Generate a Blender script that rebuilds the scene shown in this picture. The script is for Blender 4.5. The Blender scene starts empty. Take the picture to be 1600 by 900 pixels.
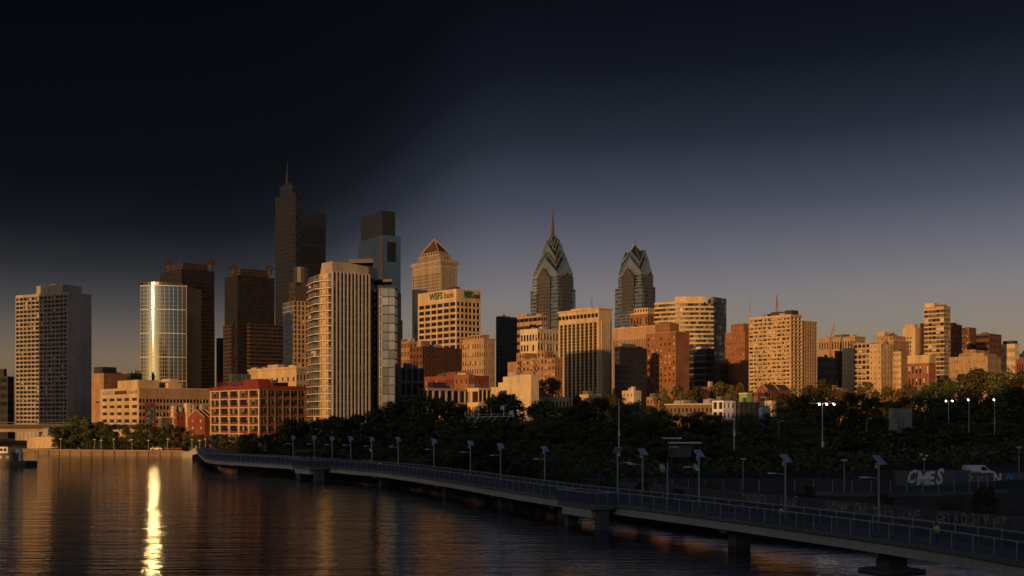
import bpy, math, random
from mathutils import Vector, Matrix
R = math.radians
rnd = random.Random(7)
scn = bpy.context.scene
COL = scn.collection

# ------------------------------------------------------------------ camera, sky, sun, exposure
F, CX, HY, H = 1850.0, 800.0, 655.0, 13.0        # focal length and horizon in photo pixels, eye height above water
cam = bpy.data.cameras.new('camera'); cam.lens = F / 1600 * 36; cam.sensor_width = 36
cam.shift_y = (HY - 450) / 1600; cam.clip_start = 0.5; cam.clip_end = 20000
cam_o = bpy.data.objects.new('camera', cam); COL.objects.link(cam_o)
cam_o.location = (0, 0, H); cam_o.rotation_euler = (R(90), 0, 0); scn.camera = cam_o
SUN_AZ, SUN_EL = -150.0, 5.9
w = bpy.data.worlds.new('World'); scn.world = w; w.use_nodes = True
nt = w.node_tree; N = nt.nodes; L = nt.links
sky = N.new('ShaderNodeTexSky'); sky.sky_type = 'NISHITA'; sky.sun_disc = False
sky.sun_elevation = R(SUN_EL); sky.sun_rotation = R(SUN_AZ % 360)
tc = N.new('ShaderNodeTexCoord'); sx = N.new('ShaderNodeSeparateXYZ'); L.new(tc.outputs['Generated'], sx.inputs[0])
def wm(op, a, b):
    n = N.new('ShaderNodeMath'); n.operation = op
    for i, v in enumerate((a, b)):
        if isinstance(v, (int, float)): n.inputs[i].default_value = v
        else: L.new(v, n.inputs[i])
    return n.outputs[0]
X = sx.outputs[0]
ma = N.new('ShaderNodeMapRange'); ma.interpolation_type = 'SMOOTHSTEP'; L.new(X, ma.inputs[0])
for i_, v_ in ((1, .0), (2, -.25), (3, .97), (4, 1.62)): ma.inputs[i_].default_value = v_
t = wm('ADD', wm('MULTIPLY', sx.outputs[2], ma.outputs[0]), wm('MULTIPLY', wm('SUBTRACT', ma.outputs[0], .8), .045))
ym = wm('SUBTRACT', 1, sx.outputs[1]); t = wm('SUBTRACT', t, wm('MULTIPLY', wm('MULTIPLY', ym, ym), .8))     # the dark cap lies opposite the sun, towards the city
ramp = N.new('ShaderNodeValToRGB'); L.new(t, ramp.inputs[0]); cr = ramp.color_ramp
STOPS = [(0.0, .68, (.96, .91, 1.08)), (.06, .58, (1.06, .84, 1.10)), (.106, .53, (1.07, .83, 1.14)), (.155, .335, (1.05, .84, 1.20)),
         (.18, .225, (1.03, .86, 1.24)), (.23, .09, (1, .88, 1.30)), (.28, .036, (1, .9, 1.34)), (.34, .018, (1, .92, 1.36)), (.6, .013, (1, .92, 1.36))]
while len(cr.elements) < len(STOPS): cr.elements.new(.5)
for e, (p, v, c) in zip(cr.elements, STOPS):
    e.position = p; e.color = (v * c[0], v * c[1], v * c[2], 1)
mul = N.new('ShaderNodeMix'); mul.data_type = 'RGBA'; mul.blend_type = 'MULTIPLY'; mul.inputs[0].default_value = 1
L.new(sky.outputs[0], mul.inputs[6]); L.new(ramp.outputs[0], mul.inputs[7])
bg = N['Background']; L.new(mul.outputs[2], bg.inputs[0]); bg.inputs[1].default_value = 0.1
sun = bpy.data.lights.new('sun', 'SUN'); sun.energy = 3.3; sun.angle = R(.53); sun.color = (1, .49, .155)
sun_o = bpy.data.objects.new('sun', sun); COL.objects.link(sun_o)
sd = Vector((math.sin(R(SUN_AZ)) * math.cos(R(SUN_EL)), math.cos(R(SUN_AZ)) * math.cos(R(SUN_EL)), math.sin(R(SUN_EL))))
sun_o.rotation_euler = sd.to_track_quat('Z', 'Y').to_euler(); sun_o.location = sd * 300
vs = scn.view_settings; vs.view_transform = 'Standard'; vs.look = 'None'; vs.exposure = 0; vs.gamma = 1
cy = scn.cycles; cy.max_bounces = 6; cy.diffuse_bounces = 2; cy.glossy_bounces = 4; cy.transmission_bounces = 2
cy.sample_clamp_indirect = 0; cy.caustics_reflective = False; cy.caustics_refractive = False

# ------------------------------------------------------------------ materials
MATS = {}
def mat(name, col, rough=.8, var=.42, scale=.15, metal=0., spec=.4, bump=0., streak=False, emit=None, fine=2.0):
    m = bpy.data.materials.new(name); m.use_nodes = True; MATS[name] = m
    n = m.node_tree.nodes; l = m.node_tree.links; b = n['Principled BSDF']
    b.inputs['Roughness'].default_value = rough; b.inputs['Metallic'].default_value = metal
    b.inputs['Specular IOR Level'].default_value = spec
    geo = n.new('ShaderNodeNewGeometry')
    mp = n.new('ShaderNodeMapping'); l.new(geo.outputs['Position'], mp.inputs[0])
    mp.inputs['Scale'].default_value = (1, 1, .12) if streak else (1, 1, 1)
    a = n.new('ShaderNodeTexNoise'); a.inputs['Scale'].default_value = scale; a.inputs['Detail'].default_value = 4; l.new(mp.outputs[0], a.inputs[0])
    f = n.new('ShaderNodeTexNoise'); f.inputs['Scale'].default_value = fine; f.inputs['Detail'].default_value = 3; l.new(mp.outputs[0], f.inputs[0])
    ad = n.new('ShaderNodeMath'); ad.operation = 'ADD'; l.new(a.outputs[0], ad.inputs[0]); l.new(f.outputs[0], ad.inputs[1])
    mr = n.new('ShaderNodeMapRange'); mr.inputs[1].default_value = .6; mr.inputs[2].default_value = 1.4
    mr.inputs[3].default_value = 1 - var; mr.inputs[4].default_value = 1 + var; l.new(ad.outputs[0], mr.inputs[0])
    vm = n.new('ShaderNodeVectorMath'); vm.operation = 'SCALE'; vm.inputs[0].default_value = col[:3]; l.new(mr.outputs[0], vm.inputs['Scale'])
    l.new(vm.outputs[0], b.inputs['Base Color'])
    if bump:
        bp = n.new('ShaderNodeBump'); bp.inputs['Strength'].default_value = bump; bp.inputs['Distance'].default_value = .3
        l.new(f.outputs[0], bp.inputs['Height']); l.new(bp.outputs[0], b.inputs['Normal'])
    if emit:
        b.inputs['Emission Color'].default_value = (*emit[:3], 1); b.inputs['Emission Strength'].default_value = emit[3]
    return m
mat('cream', (.50, .385, .23), streak=True); mat('cream_pale', (.56, .47, .33), streak=True); mat('tan', (.36, .25, .15), streak=True)
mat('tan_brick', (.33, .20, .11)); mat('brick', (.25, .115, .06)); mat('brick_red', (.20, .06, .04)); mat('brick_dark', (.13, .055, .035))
mat('paint_red', (.20, .034, .024), .6); mat('concrete', (.34, .31, .28), streak=True); mat('concrete_dark', (.13, .125, .12), streak=True)
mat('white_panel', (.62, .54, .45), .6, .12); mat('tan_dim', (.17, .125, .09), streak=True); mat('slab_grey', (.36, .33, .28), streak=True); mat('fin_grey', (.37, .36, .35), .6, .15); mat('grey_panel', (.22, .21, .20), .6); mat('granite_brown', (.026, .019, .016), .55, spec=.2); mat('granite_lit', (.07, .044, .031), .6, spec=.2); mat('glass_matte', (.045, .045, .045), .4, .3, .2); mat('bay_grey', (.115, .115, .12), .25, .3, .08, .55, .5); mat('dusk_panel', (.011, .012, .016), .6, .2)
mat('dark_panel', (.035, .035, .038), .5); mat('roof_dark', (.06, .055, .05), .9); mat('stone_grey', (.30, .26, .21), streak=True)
mat('glass_dark', (.012, .012, .013), .16, .3, .1, 0, .28); mat('glass_mid', (.03, .03, .03), .2, .3, .1, 0, .35)
mat('glass_blue', (.17, .23, .28), .14, .25, .05, .45, .5); mat('glass_teal', (.09, .15, .17), .12, .25, .06, .7, .5)
mat('glass_grey', (.15, .165, .18), .16, .25, .06, .5, .5); mat('glass_night', (.020, .024, .032), .2, .3, .05, .1, .3)
mat('glass_bronze', (.10, .085, .075), .22, .3, .08, .5, .5); mat('glass_cool', (.20, .25, .31), .28, .2, .04, .95, .5)
mat('blind', (.55, .48, .38), .7, .2); mat('blind_dim', (.22, .19, .15), .7, .3); mat('glass_green', (.10, .13, .09), .25, .3, .3, .2, .5)  # pale panes: drawn blinds, and low sun on glass put into the colour
mat('metal_light', (.45, .45, .46), .45, .12, metal=.4); mat('metal_dark', (.05, .055, .065), .5, .2, metal=.3); mat('mullion', (.34, .30, .25), .5, .15, metal=.2)
mat('steel_blue', (.09, .12, .165), .55, .2, metal=.2); mat('solar', (.42, .44, .64), .3, .15, metal=.2); mat('lamp_white', (.62, .63, .66), .5, .1)
mat('deck', (.22, .21, .20), .85, .2); mat('girder', (.60, .57, .48), .8, .2, streak=True); mat('pier', (.16, .155, .15), .9, .3, bump=.3)
mat('paint_white', (.82, .82, .83), .6, .15); mat('paint_pale', (.30, .285, .24), .8, .9, 1.6); mat('paint_blue', (.05, .12, .36), .6, .2); mat('paint_green', (.22, .42, .10), .6, .15)
mat('leafbanner_green', (.46, .62, .30), .6, .1); mat('leafbanner_blue', (.05, .26, .85), .6, .1); mat('rubber', (.02, .02, .02), .9); mat('sign_green', (.015, .10, .035), .6, .1); mat('sign_brown', (.09, .05, .03), .6, .1)
mat('bark', (.055, .04, .028), .95, .3, 1.5, bump=.4); mat('ground', (.035, .032, .026), .95, .4, .08); mat('asphalt', (.05, .05, .052), .9, .2, .3); mat('quay', (.20, .15, .10), .85, .35, .3, bump=.4)
mat('lamp_on', (.9, .85, .7), .5, .02, emit=(1, .86, .62, 9)); mat('copper', (.45, .22, .09), .4, .2, metal=.3); mat('crane', (.30, .15, .09), .6, .1)
mat('skin', (.42, .25, .17), .6, .05); mat('hair', (.03, .02, .015), .7, .1); mat('shirt_white', (.85, .85, .84), .9, .05); mat('shorts', (.04, .045, .06), .9, .1); mat('vest', (.60, .92, .12), .7, .05)
mat('mural_red', (.33, .05, .035), .7, .3, .6); mat('mural_pale', (.42, .35, .27), .7, .35, 1.2); mat('mural_teal', (.05, .12, .12), .7, .4, .9)
def mirror_mat(name, tint, dark, rough):                  # coated glass: tight mirror lobe over a dark body
    m = bpy.data.materials.new(name); m.use_nodes = True; MATS[name] = m; n = m.node_tree.nodes; l = m.node_tree.links
    g_ = n.new('ShaderNodeBsdfGlossy'); g_.distribution = 'BECKMANN'; g_.inputs['Roughness'].default_value = rough; g_.inputs['Color'].default_value = (*tint, 1)
    d_ = n.new('ShaderNodeBsdfDiffuse'); mx = n.new('ShaderNodeMixShader'); mx.inputs[0].default_value = .8
    geo = n.new('ShaderNodeNewGeometry'); nz = n.new('ShaderNodeTexNoise'); nz.inputs['Scale'].default_value = .4; l.new(geo.outputs['Position'], nz.inputs[0])
    vm = n.new('ShaderNodeVectorMath'); vm.operation = 'SCALE'; vm.inputs[0].default_value = dark; l.new(nz.outputs[0], vm.inputs['Scale']); l.new(vm.outputs[0], d_.inputs[0])
    l.new(d_.outputs[0], mx.inputs[1]); l.new(g_.outputs[0], mx.inputs[2]); l.new(mx.outputs[0], n['Material Output'].inputs[0])
mirror_mat('glass_sun', (.22, .27, .30), (.08, .08, .07), .10)
def leaf_mat(name, c):
    m = bpy.data.materials.new(name); m.use_nodes = True; MATS[name] = m
    n = m.node_tree.nodes; l = m.node_tree.links; b = n['Principled BSDF']; b.inputs['Roughness'].default_value = .75; b.inputs['Specular IOR Level'].default_value = .2
    oi = n.new('ShaderNodeObjectInfo'); g = n.new('ShaderNodeNewGeometry')
    a = n.new('ShaderNodeTexNoise'); a.inputs['Scale'].default_value = .35; l.new(g.outputs['Position'], a.inputs[0])
    ad = n.new('ShaderNodeMath'); ad.operation = 'ADD'; l.new(a.outputs[0], ad.inputs[0]); om = n.new('ShaderNodeMath'); om.operation = 'MULTIPLY'; om.inputs[1].default_value = 1.5; l.new(oi.outputs['Random'], om.inputs[0]); l.new(om.outputs[0], ad.inputs[1])
    ad2 = n.new('ShaderNodeMath'); ad2.operation = 'ADD'; l.new(ad.outputs[0], ad2.inputs[0]); l.new(g.outputs['Random Per Island'], ad2.inputs[1])
    mr = n.new('ShaderNodeMapRange'); mr.inputs[1].default_value = .5; mr.inputs[2].default_value = 2.5; l.new(ad2.outputs[0], mr.inputs[0])
    mx = n.new('ShaderNodeMix'); mx.data_type = 'RGBA'; mx.inputs[6].default_value = (c[0]*.35, c[1]*.4, c[2]*.45, 1); mx.inputs[7].default_value = (c[0]*1.8, c[1]*1.6, c[2]*1.1, 1)
    l.new(mr.outputs[0], mx.inputs[0]); l.new(mx.outputs[2], b.inputs['Base Color'])
leaf_mat('leaf', (.062, .085, .046)); leaf_mat('leaf_olive', (.070, .064, .030)); leaf_mat('leaf_deep', (.044, .064, .036))
# water: clear dark body, reflective, rippled across the line of sight and along it
wmn = bpy.data.materials.new('water'); wmn.use_nodes = True; MATS['water'] = wmn
n = wmn.node_tree.nodes; l = wmn.node_tree.links; b = n['Principled BSDF']
b.inputs['Base Color'].default_value = (.016, .027, .038, 1); b.inputs['Roughness'].default_value = .04; b.inputs['IOR'].default_value = 1.31
g = n.new('ShaderNodeNewGeometry'); prev = None
for sc_, st, di in (((.22, 1.0, 1), .6, .11), ((1.3, 2.6, 1), .6, .045), ((.07, .32, 1), .6, .26), ((.02, .05, 1), .4, .2)):
    mp = n.new('ShaderNodeMapping'); mp.inputs['Scale'].default_value = sc_; mp.inputs['Rotation'].default_value = (0, 0, R(12)); l.new(g.outputs['Position'], mp.inputs[0])
    nz = n.new('ShaderNodeTexNoise'); nz.inputs['Scale'].default_value = 1; nz.inputs['Detail'].default_value = 3; nz.inputs['Distortion'].default_value = .4; l.new(mp.outputs[0], nz.inputs[0])
    bp = n.new('ShaderNodeBump'); bp.inputs['Strength'].default_value = st; bp.inputs['Distance'].default_value = di; l.new(nz.outputs[0], bp.inputs['Height'])
    if prev: l.new(prev.outputs[0], bp.inputs['Normal'])
    prev = bp
l.new(prev.outputs[0], b.inputs['Normal'])

# ------------------------------------------------------------------ mesh helpers
class MB:
    def __init__(s): s.v = []; s.f = []; s.m = []; s.names = []
    def mi(s, name):
        if name not in s.names: s.names.append(name)
        return s.names.index(name)
    def poly(s, pts, m):
        i = len(s.v); s.v.extend(tuple(p) for p in pts); s.f.append(tuple(range(i, i + len(pts)))); s.m.append(s.mi(m))
    def prism(s, pts, z0, z1, m, top=None, bottom=False, topm=None):          # pts ccw (x, y); top: other outline for the top
        tp = top or pts; k = len(pts)
        for i in range(k):
            j = (i + 1) % k
            s.poly([(*pts[i], z0), (*pts[j], z0), (*tp[j], z1), (*tp[i], z1)], m)
        s.poly([(*p, z1) for p in tp], topm or m)
        if bottom: s.poly([(*p, z0) for p in reversed(pts)], m)
    def box(s, c, d, m, rz=0.):
        cs, sn = math.cos(rz), math.sin(rz); hx, hy = d[0] / 2, d[1] / 2
        pts = [(c[0] + x * cs - y * sn, c[1] + x * sn + y * cs) for x, y in ((-hx, -hy), (hx, -hy), (hx, hy), (-hx, hy))]
        s.prism(pts, c[2] - d[2] / 2, c[2] + d[2] / 2, m, bottom=True)
    def bar(s, a, b_, w_, m, h_=None, up=(0, 0, 1)):
        a = Vector(a); b_ = Vector(b_); d = (b_ - a)
        if d.length < 1e-6: return
        d.normalize(); u = d.cross(Vector(up))
        if u.length < 1e-3: u = d.cross(Vector((1, 0, 0)))
        u.normalize(); v = u.cross(d); h_ = h_ or w_; u *= w_ / 2; v *= h_ / 2
        p = [a - u - v, a + u - v, a + u + v, a - u + v]; q = [b_ - u - v, b_ + u - v, b_ + u + v, b_ - u + v]
        for i in range(4):
            j = (i + 1) % 4; s.poly([p[i], p[j], q[j], q[i]], m)
        s.poly(p[::-1], m); s.poly(q, m)
    def tube(s, a, b_, r0, r1, m, k=8):
        a = Vector(a); b_ = Vector(b_); d = (b_ - a).normalized(); u = d.cross(Vector((0, 0, 1)))
        if u.length < 1e-3: u = Vector((1, 0, 0))
        u.normalize(); v = u.cross(d)
        A = [a + (u * math.cos(6.2832 * i / k) + v * math.sin(6.2832 * i / k)) * r0 for i in range(k)]
        B = [b_ + (u * math.cos(6.2832 * i / k) + v * math.sin(6.2832 * i / k)) * r1 for i in range(k)]
        for i in range(k):
            j = (i + 1) % k; s.poly([A[j], A[i], B[i], B[j]], m)
        s.poly(B[::-1], m); s.poly(A, m)
    def mesh(s, name, off=(0, 0, 0), smooth=False):
        me = bpy.data.meshes.new(name)
        me.from_pydata([(x - off[0], y - off[1], z - off[2]) for x, y, z in s.v], [], s.f)
        for nm in s.names: me.materials.append(MATS[nm])
        me.polygons.foreach_set('material_index', s.m)
        if smooth: me.polygons.foreach_set('use_smooth', [True] * len(s.f))
        me.update(); return me
def link(name, data, parent=None, loc=None, kind=None):
    o = bpy.data.objects.new(name, data); COL.objects.link(o)
    if parent: o.parent = parent
    if loc is not None: o.location = loc
    if kind: o['kind'] = kind
    return o
def tag(o, label, cat, group=None):
    o['label'] = label; o['category'] = cat
    if group: o['group'] = group
    return o
def part(mb, name, root, kind=None, smooth=False):
    if not mb.f: return None
    return link(name, mb.mesh(name, root.location, smooth), root, kind=kind)
def thing(name, label, cat, loc, group=None):
    return tag(link(name, None, loc=loc), label, cat, group)
def single(name, mb, label, cat, loc, group=None, smooth=False):
    return tag(link(name, mb.mesh(name, loc, smooth), loc=loc), label, cat, group)
def at(x, y, D): return Vector(((x - CX) / F * D, D, H - (y - HY) / F * D))
def text_mesh(s, size, depth, m, bold=0.):
    cu = bpy.data.curves.new('lettering', 'FONT'); cu.body = s; cu.size = size; cu.extrude = depth; cu.align_x = 'CENTER'; cu.offset = bold; cu.resolution_u = 2
    o = bpy.data.objects.new('lettering', cu); COL.objects.link(o)
    me = bpy.data.meshes.new_from_object(o.evaluated_get(bpy.context.evaluated_depsgraph_get())); bpy.data.objects.remove(o); me.materials.clear(); me.materials.append(MATS[m]); return me
def scrawl(s, size, depth, m, bold, seed=1):             # hand-painted letters: each its own size, tilt and drop
    r_ = random.Random(seed); bm_ = MB(); x = 0.
    for ch in s:
        if ch == ' ': x += size * .35; continue
        me = text_mesh(ch, size * r_.uniform(.85, 1.15), depth, m, bold); xs_ = [v.co.x for v in me.vertices]; x0, x1 = min(xs_), max(xs_); a = r_.uniform(-.14, .14); sh_ = r_.uniform(-.2, .3); dy = r_.uniform(-.08, .05) * size
        i0 = len(bm_.v); bm_.v.extend((x + (v.co.x - x0) + sh_ * v.co.y - a * v.co.y * .3, v.co.y * 1.05 + a * (v.co.x - x0) + dy, v.co.z) for v in me.vertices)
        for p in me.polygons: bm_.f.append(tuple(i0 + k for k in p.vertices)); bm_.m.append(bm_.mi(m))
        x += (x1 - x0) + size * r_.uniform(.0, .10)
    bm_.v = [(vx_ - x / 2, vy_, vz_) for vx_, vy_, vz_ in bm_.v]
    return bm_.mesh('graffiti')
def place_text(me, name, P, u, root=None, stretch=1.):        # P: centre of the baseline; u: writing direction seen from the front
    u = Vector((u[0], u[1], 0)).normalized(); z = Vector((0, 0, 1)); nn = u.cross(z)
    M = Matrix((u * stretch, z, nn)).transposed().to_4x4(); M.translation = Vector(P) - (root.location if root else Vector())
    o = link(name, me, root); o.matrix_local = M; return o

# ------------------------------------------------------------------ ground and water
import bisect
SH = [(-760, 1500), (-420, 900), (-300, 640), (-192, 475), (-172, 432), (-109, 412), (-104, 385), (-80, 330), (-62, 296), (-50, 277), (-16, 229), (-2, 196), (13.5, 156), (20, 142), (27, 131), (40, 117), (55, 103), (68, 90), (90, 60), (125, 0), (160, -100), (220, -400), (420, -1400)]
SN = [.8 * x - .6 * y for x, y in SH]; SA = [.6 * x + .8 * y for x, y in SH]
TP = [(0, 1.3), (8, 1.5), (40, 1.7), (79, 1.8), (90, 2.55), (100, 2.9), (140, 5.5), (190, 7.5), (320, 9), (700, 10.5), (6000, 12)]
def lerp(xs, ys, x):
    if x <= xs[0]: return ys[0]
    if x >= xs[-1]: return ys[-1]
    i = bisect.bisect(xs, x) - 1; return ys[i] + (ys[i + 1] - ys[i]) * (x - xs[i]) / (xs[i + 1] - xs[i])
def gz(x, y):
    nn = .8 * x - .6 * y; tt = .6 * x + .8 * y - lerp(SN, SA, nn)
    return lerp([a for a, _ in TP], [z for _, z in TP], tt)
mb = MB(); mb.poly([(-9000, -3000, 0), (9000, -3000, 0), (9000, 9000, 0), (-9000, 9000, 0)], 'water')
link('water', mb.mesh('water'), kind='structure')
mb = MB(); rows = []
for (x, y) in SH:
    rows.append([(x, y, -1.5)] + [(x + .6 * tt, y + .8 * tt, z) for tt, z in TP])
for i in range(len(rows) - 1):
    for j in range(len(TP)):
        mb.poly([rows[i][j], rows[i + 1][j], rows[i + 1][j + 1], rows[i][j + 1]], 'ground')
link('ground', mb.mesh('ground'), kind='structure')
mb = MB(); mb.prism([(-330, -900), (-320, -30), (-330, 250), (-420, 560), (-620, 900), (-2500, 900), (-2500, -900)], -1.5, 5, 'ground')
link('riverbank', mb.mesh('riverbank'), kind='structure')

# ------------------------------------------------------------------ buildings
def facade(B, P0, u, W, z0, z1, s):
    u = Vector((u[0], u[1])).normalized(); nn = Vector((u.y, -u.x))
    wall = s.get('wall', B.wallm); nc, nr = s['nc'], s['nr']; fw, fh = s.get('fw', .6), s.get('fh', .55); dep = s.get('dep', .35)
    mx, mbot, mt = s.get('mx', 0.), s.get('mb', 0.), s.get('mt', 0.)
    gl = s.get('glass', ('glass_dark', 'glass_mid')); bl = s.get('bl', 0.); blm = s.get('blm', ('blind', 'blind_dim'))
    def P(a, z, o=0.): return (P0[0] + u.x * a + nn.x * o, P0[1] + u.y * a + nn.y * o, z)
    Wb, Gb = B.wall, B.glass
    cw = (W - 2 * mx) / nc; ch = (z1 - z0 - mbot - mt) / nr; ww, wh = cw * fw, ch * fh
    xs = [mx + cw * (i + .5) - ww / 2 for i in range(nc)]
    zz = [z0 + mbot + ch * (j + .5) - wh / 2 for j in range(nr)]
    skip = s.get('skip')
    prevz = z0
    for j in range(nr):
        za, zb = zz[j], zz[j] + wh
        Wb.poly([P(0, prevz), P(W, prevz), P(W, za), P(0, za)], wall); prevz = zb
        pa = 0
        for i in range(nc):
            a, b_ = xs[i], xs[i] + ww
            if skip and skip(i, j): continue
            Wb.poly([P(pa, za), P(a, za), P(a, zb), P(pa, zb)], wall); pa = b_
            Wb.poly([P(a, za), P(b_, za), P(b_, za, -dep), P(a, za, -dep)], wall); Wb.poly([P(b_, zb), P(a, zb), P(a, zb, -dep), P(b_, zb, -dep)], wall)
            Wb.poly([P(a, zb), P(a, za), P(a, za, -dep), P(a, zb, -dep)], wall); Wb.poly([P(b_, za), P(b_, zb), P(b_, zb, -dep), P(b_, za, -dep)], wall)
            if s.get('own'):
                B.win(s, P(a, za, -dep), u, ww, wh, dep); continue
            nsub = s.get('sub', 1)
            for q in range(nsub):
                a0 = a + (b_ - a) * q / nsub; b0 = a + (b_ - a) * (q + 1) / nsub
                r_ = rnd.random(); m = rnd.choice(blm) if r_ < bl else rnd.choice(gl)
                dd = [-dep + rnd.uniform(-.02, .02) for _ in range(3)]; d3 = dd[0] + dd[2] - dd[1]
                if m in blm and rnd.random() < .6:          # blind drawn part of the way
                    zm = za + (zb - za) * rnd.uniform(.2, .75)
                    Gb.poly([P(a0, za, -dep), P(b0, za, -dep), P(b0, zm, -dep), P(a0, zm, -dep)], gl[0]); Gb.poly([P(a0, zm, -dep + .02), P(b0, zm, -dep + .02), P(b0, zb, -dep + .02), P(a0, zb, -dep + .02)], m)
                else:
                    Gb.poly([P(a0, za, dd[0]), P(b0, za, dd[1]), P(b0, zb, dd[2]), P(a0, zb, d3)], m)
        Wb.poly([P(pa, za), P(W, za), P(W, zb), P(pa, zb)], wall)
    Wb.poly([P(0, prevz), P(W, prevz), P(W, z1), P(0, z1)], wall)
    T = B.trim; tm = s.get('trim', wall)
    if 'pier' in s:                                       # proud vertical piers between the windows
        po, pw = s['pier']
        for i in range(nc + 1):
            a = mx + cw * i; a = min(max(a, pw / 2), W - pw / 2); o = po / 2 + .003
            T.bar(P(a, z0 + .01, o), P(a, z1 - s.get('pt', mt) - .01, o), pw, tm, po, up=(nn.x, nn.y, 0))
    if 'band' in s:                                       # proud horizontal bands at the floors
        bo, bh = s['band']
        for j in range(nr + 1):
            z = z0 + mbot + ch * j; z = max(z, z0 + bh / 2)
            T.bar(P(0, z, bo / 2 + .005), P(W, z, bo / 2 + .005), bo, tm, bh)
    if 'mull' in s:                                       # thin mullion grid in front of the glazing
        mo, k, mw = s['mull']
        for i in range(nc):
            for q in range(1, k):
                a = xs[i] + ww * q / k; T.bar(P(a, zz[0], -dep + mo), P(a, zz[-1] + wh, -dep + mo), mw, s.get('mullm', 'mullion'))
class Bld:
    def __init__(s, name, label, xl, xc, xr, D, wall, rot=0., zb=None, cat='building', group=None):
        a = R(rot); c, sn = math.cos(a), math.sin(a)
        rt = lambda x, y: Vector((x * c - y * sn, x * sn + y * c))
        s.ur = rt(.766, .643); s.ul = rt(-.643, .766); s.D = D
        s.C = Vector(((xc - CX) / F * D, D))
        def ln(px, u):
            k = (px - CX) / F; return (k * s.C.y - s.C.x) / (u.x - k * u.y)
        s.Rw, s.Lw = ln(xr, s.ur), ln(xl, s.ul)
        assert s.Rw > 0 and s.Lw > 0, (name, label, s.Rw, s.Lw)
        m = s.C + s.ur * s.Rw / 2 + s.ul * s.Lw / 2
        s.zb = gz(m.x, m.y) - .3 if zb is None else zb
        s.root = thing(name, label, cat, (m.x, m.y, s.zb), group)
        s.wall, s.glass, s.trim, s.roof = MB(), MB(), MB(), MB(); s.wallm = wall; s.wcache = {}
    def p(s, a, b_): v = s.C + s.ur * a * s.Rw + s.ul * b_ * s.Lw; return (v.x, v.y)
    def z(s, y): return H - (y - HY) / F * s.D
    def win(s, st, P, u, ww, wh, dep):
        key = (round(ww, 2), round(wh, 2), st.get('wkind', 'a'))
        var = rnd.randrange(4)
        if (key, var) not in s.wcache:
            m = MB(); r2 = random.Random(var); gl = st.get('glass', ('glass_dark', 'glass_mid')); k = st.get('panes', 2)
            sp = st.get('spandrel', 0); z0 = wh * sp
            if sp: m.poly([(0, -.05, 0), (ww, -.05, 0), (ww, -.05, z0), (0, -.05, z0)], st['spm'])
            for q in range(k):
                a0, a1 = ww * q / k, ww * (q + 1) / k; dv = r2.uniform(-.015, .015); zm = z0 + (wh - z0) * r2.choice((0, .35, .5, .6)) if r2.random() < st.get('bl', 0) else wh
                m.poly([(a0, dv, z0), (a1, -dv, z0), (a1, -dv, zm), (a0, dv, zm)], gl[r2.randrange(len(gl))])
                if zm < wh: m.poly([(a0, 0, zm), (a1, 0, zm), (a1, 0, wh), (a0, 0, wh)], st.get('blind', 'blind_dim'))
                if q: m.bar((a0, -.04, z0), (a0, -.04, wh), .07, st.get('fm', 'metal_dark'))
            m.bar((0, -.05, z0 + .04), (ww, -.05, z0 + .04), .08, st.get('fm', 'metal_dark')); m.bar((0, -.05, wh - .04), (ww, -.05, wh - .04), .08, st.get('fm', 'metal_dark'))
            for q in range(1, st.get('tran', 1)): zt = z0 + (wh - z0) * q / st['tran']; m.bar((0, -.04, zt), (ww, -.04, zt), .06, st.get('fm', 'metal_dark'))
            s.wcache[(key, var)] = m.mesh('window')
        o = link('window', s.wcache[(key, var)], s.root)
        z = Vector((0, 0, 1)); u3 = Vector((u[0], u[1], 0)); M = Matrix((u3, z.cross(u3), z)).transposed().to_4x4(); M.translation = Vector(P) - s.root.location; o.matrix_local = M
    def block(s, a0, a1, b0, b1, z0, z1, left=None, right=None, wall=None, roof=True, back=None):
        wl = wall or s.wallm
        A, Bp, Cc, Dd = s.p(a0, b0), s.p(a1, b0), s.p(a1, b1), s.p(a0, b1)
        for (p, q, st) in ((A, Bp, right), (Dd, A, left), (Bp, Cc, back), (Cc, Dd, back)):
            W = math.dist(p, q)
            if st: facade(s, p, (q[0] - p[0], q[1] - p[1]), W, z0, z1, dict(st, wall=st.get('wall', wl)))
            else: s.wall.poly([(*p, z0), (*q, z0), (*q, z1), (*p, z1)], wl)
        if roof: s.roof.poly([(*A, z1 - .02), (*Bp, z1 - .02), (*Cc, z1 - .02), (*Dd, z1 - .02)], 'roof_dark')
    def cornice(s, a0, a1, b0, b1, z, h, o, m=None):
        e = Vector(s.p(a0, b0)) - s.ur * o - s.ul * o
        A = s.C + s.ur * (a0 * s.Rw - o) + s.ul * (b0 * s.Lw - o); Bq = s.C + s.ur * (a1 * s.Rw + o) + s.ul * (b0 * s.Lw - o)
        C2 = s.C + s.ur * (a1 * s.Rw + o) + s.ul * (b1 * s.Lw + o); D2 = s.C + s.ur * (a0 * s.Rw - o) + s.ul * (b1 * s.Lw + o)
        s.trim.prism([tuple(A), tuple(Bq), tuple(C2), tuple(D2)], z, z + h, m or s.wallm, bottom=True)
    def pbox(s, a0, a1, b0, b1, z0, z1, m=None, mbx=None):
        (mbx or s.wall).prism([s.p(a0, b0), s.p(a1, b0), s.p(a1, b1), s.p(a0, b1)], z0, z1, m or s.wallm)
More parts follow.
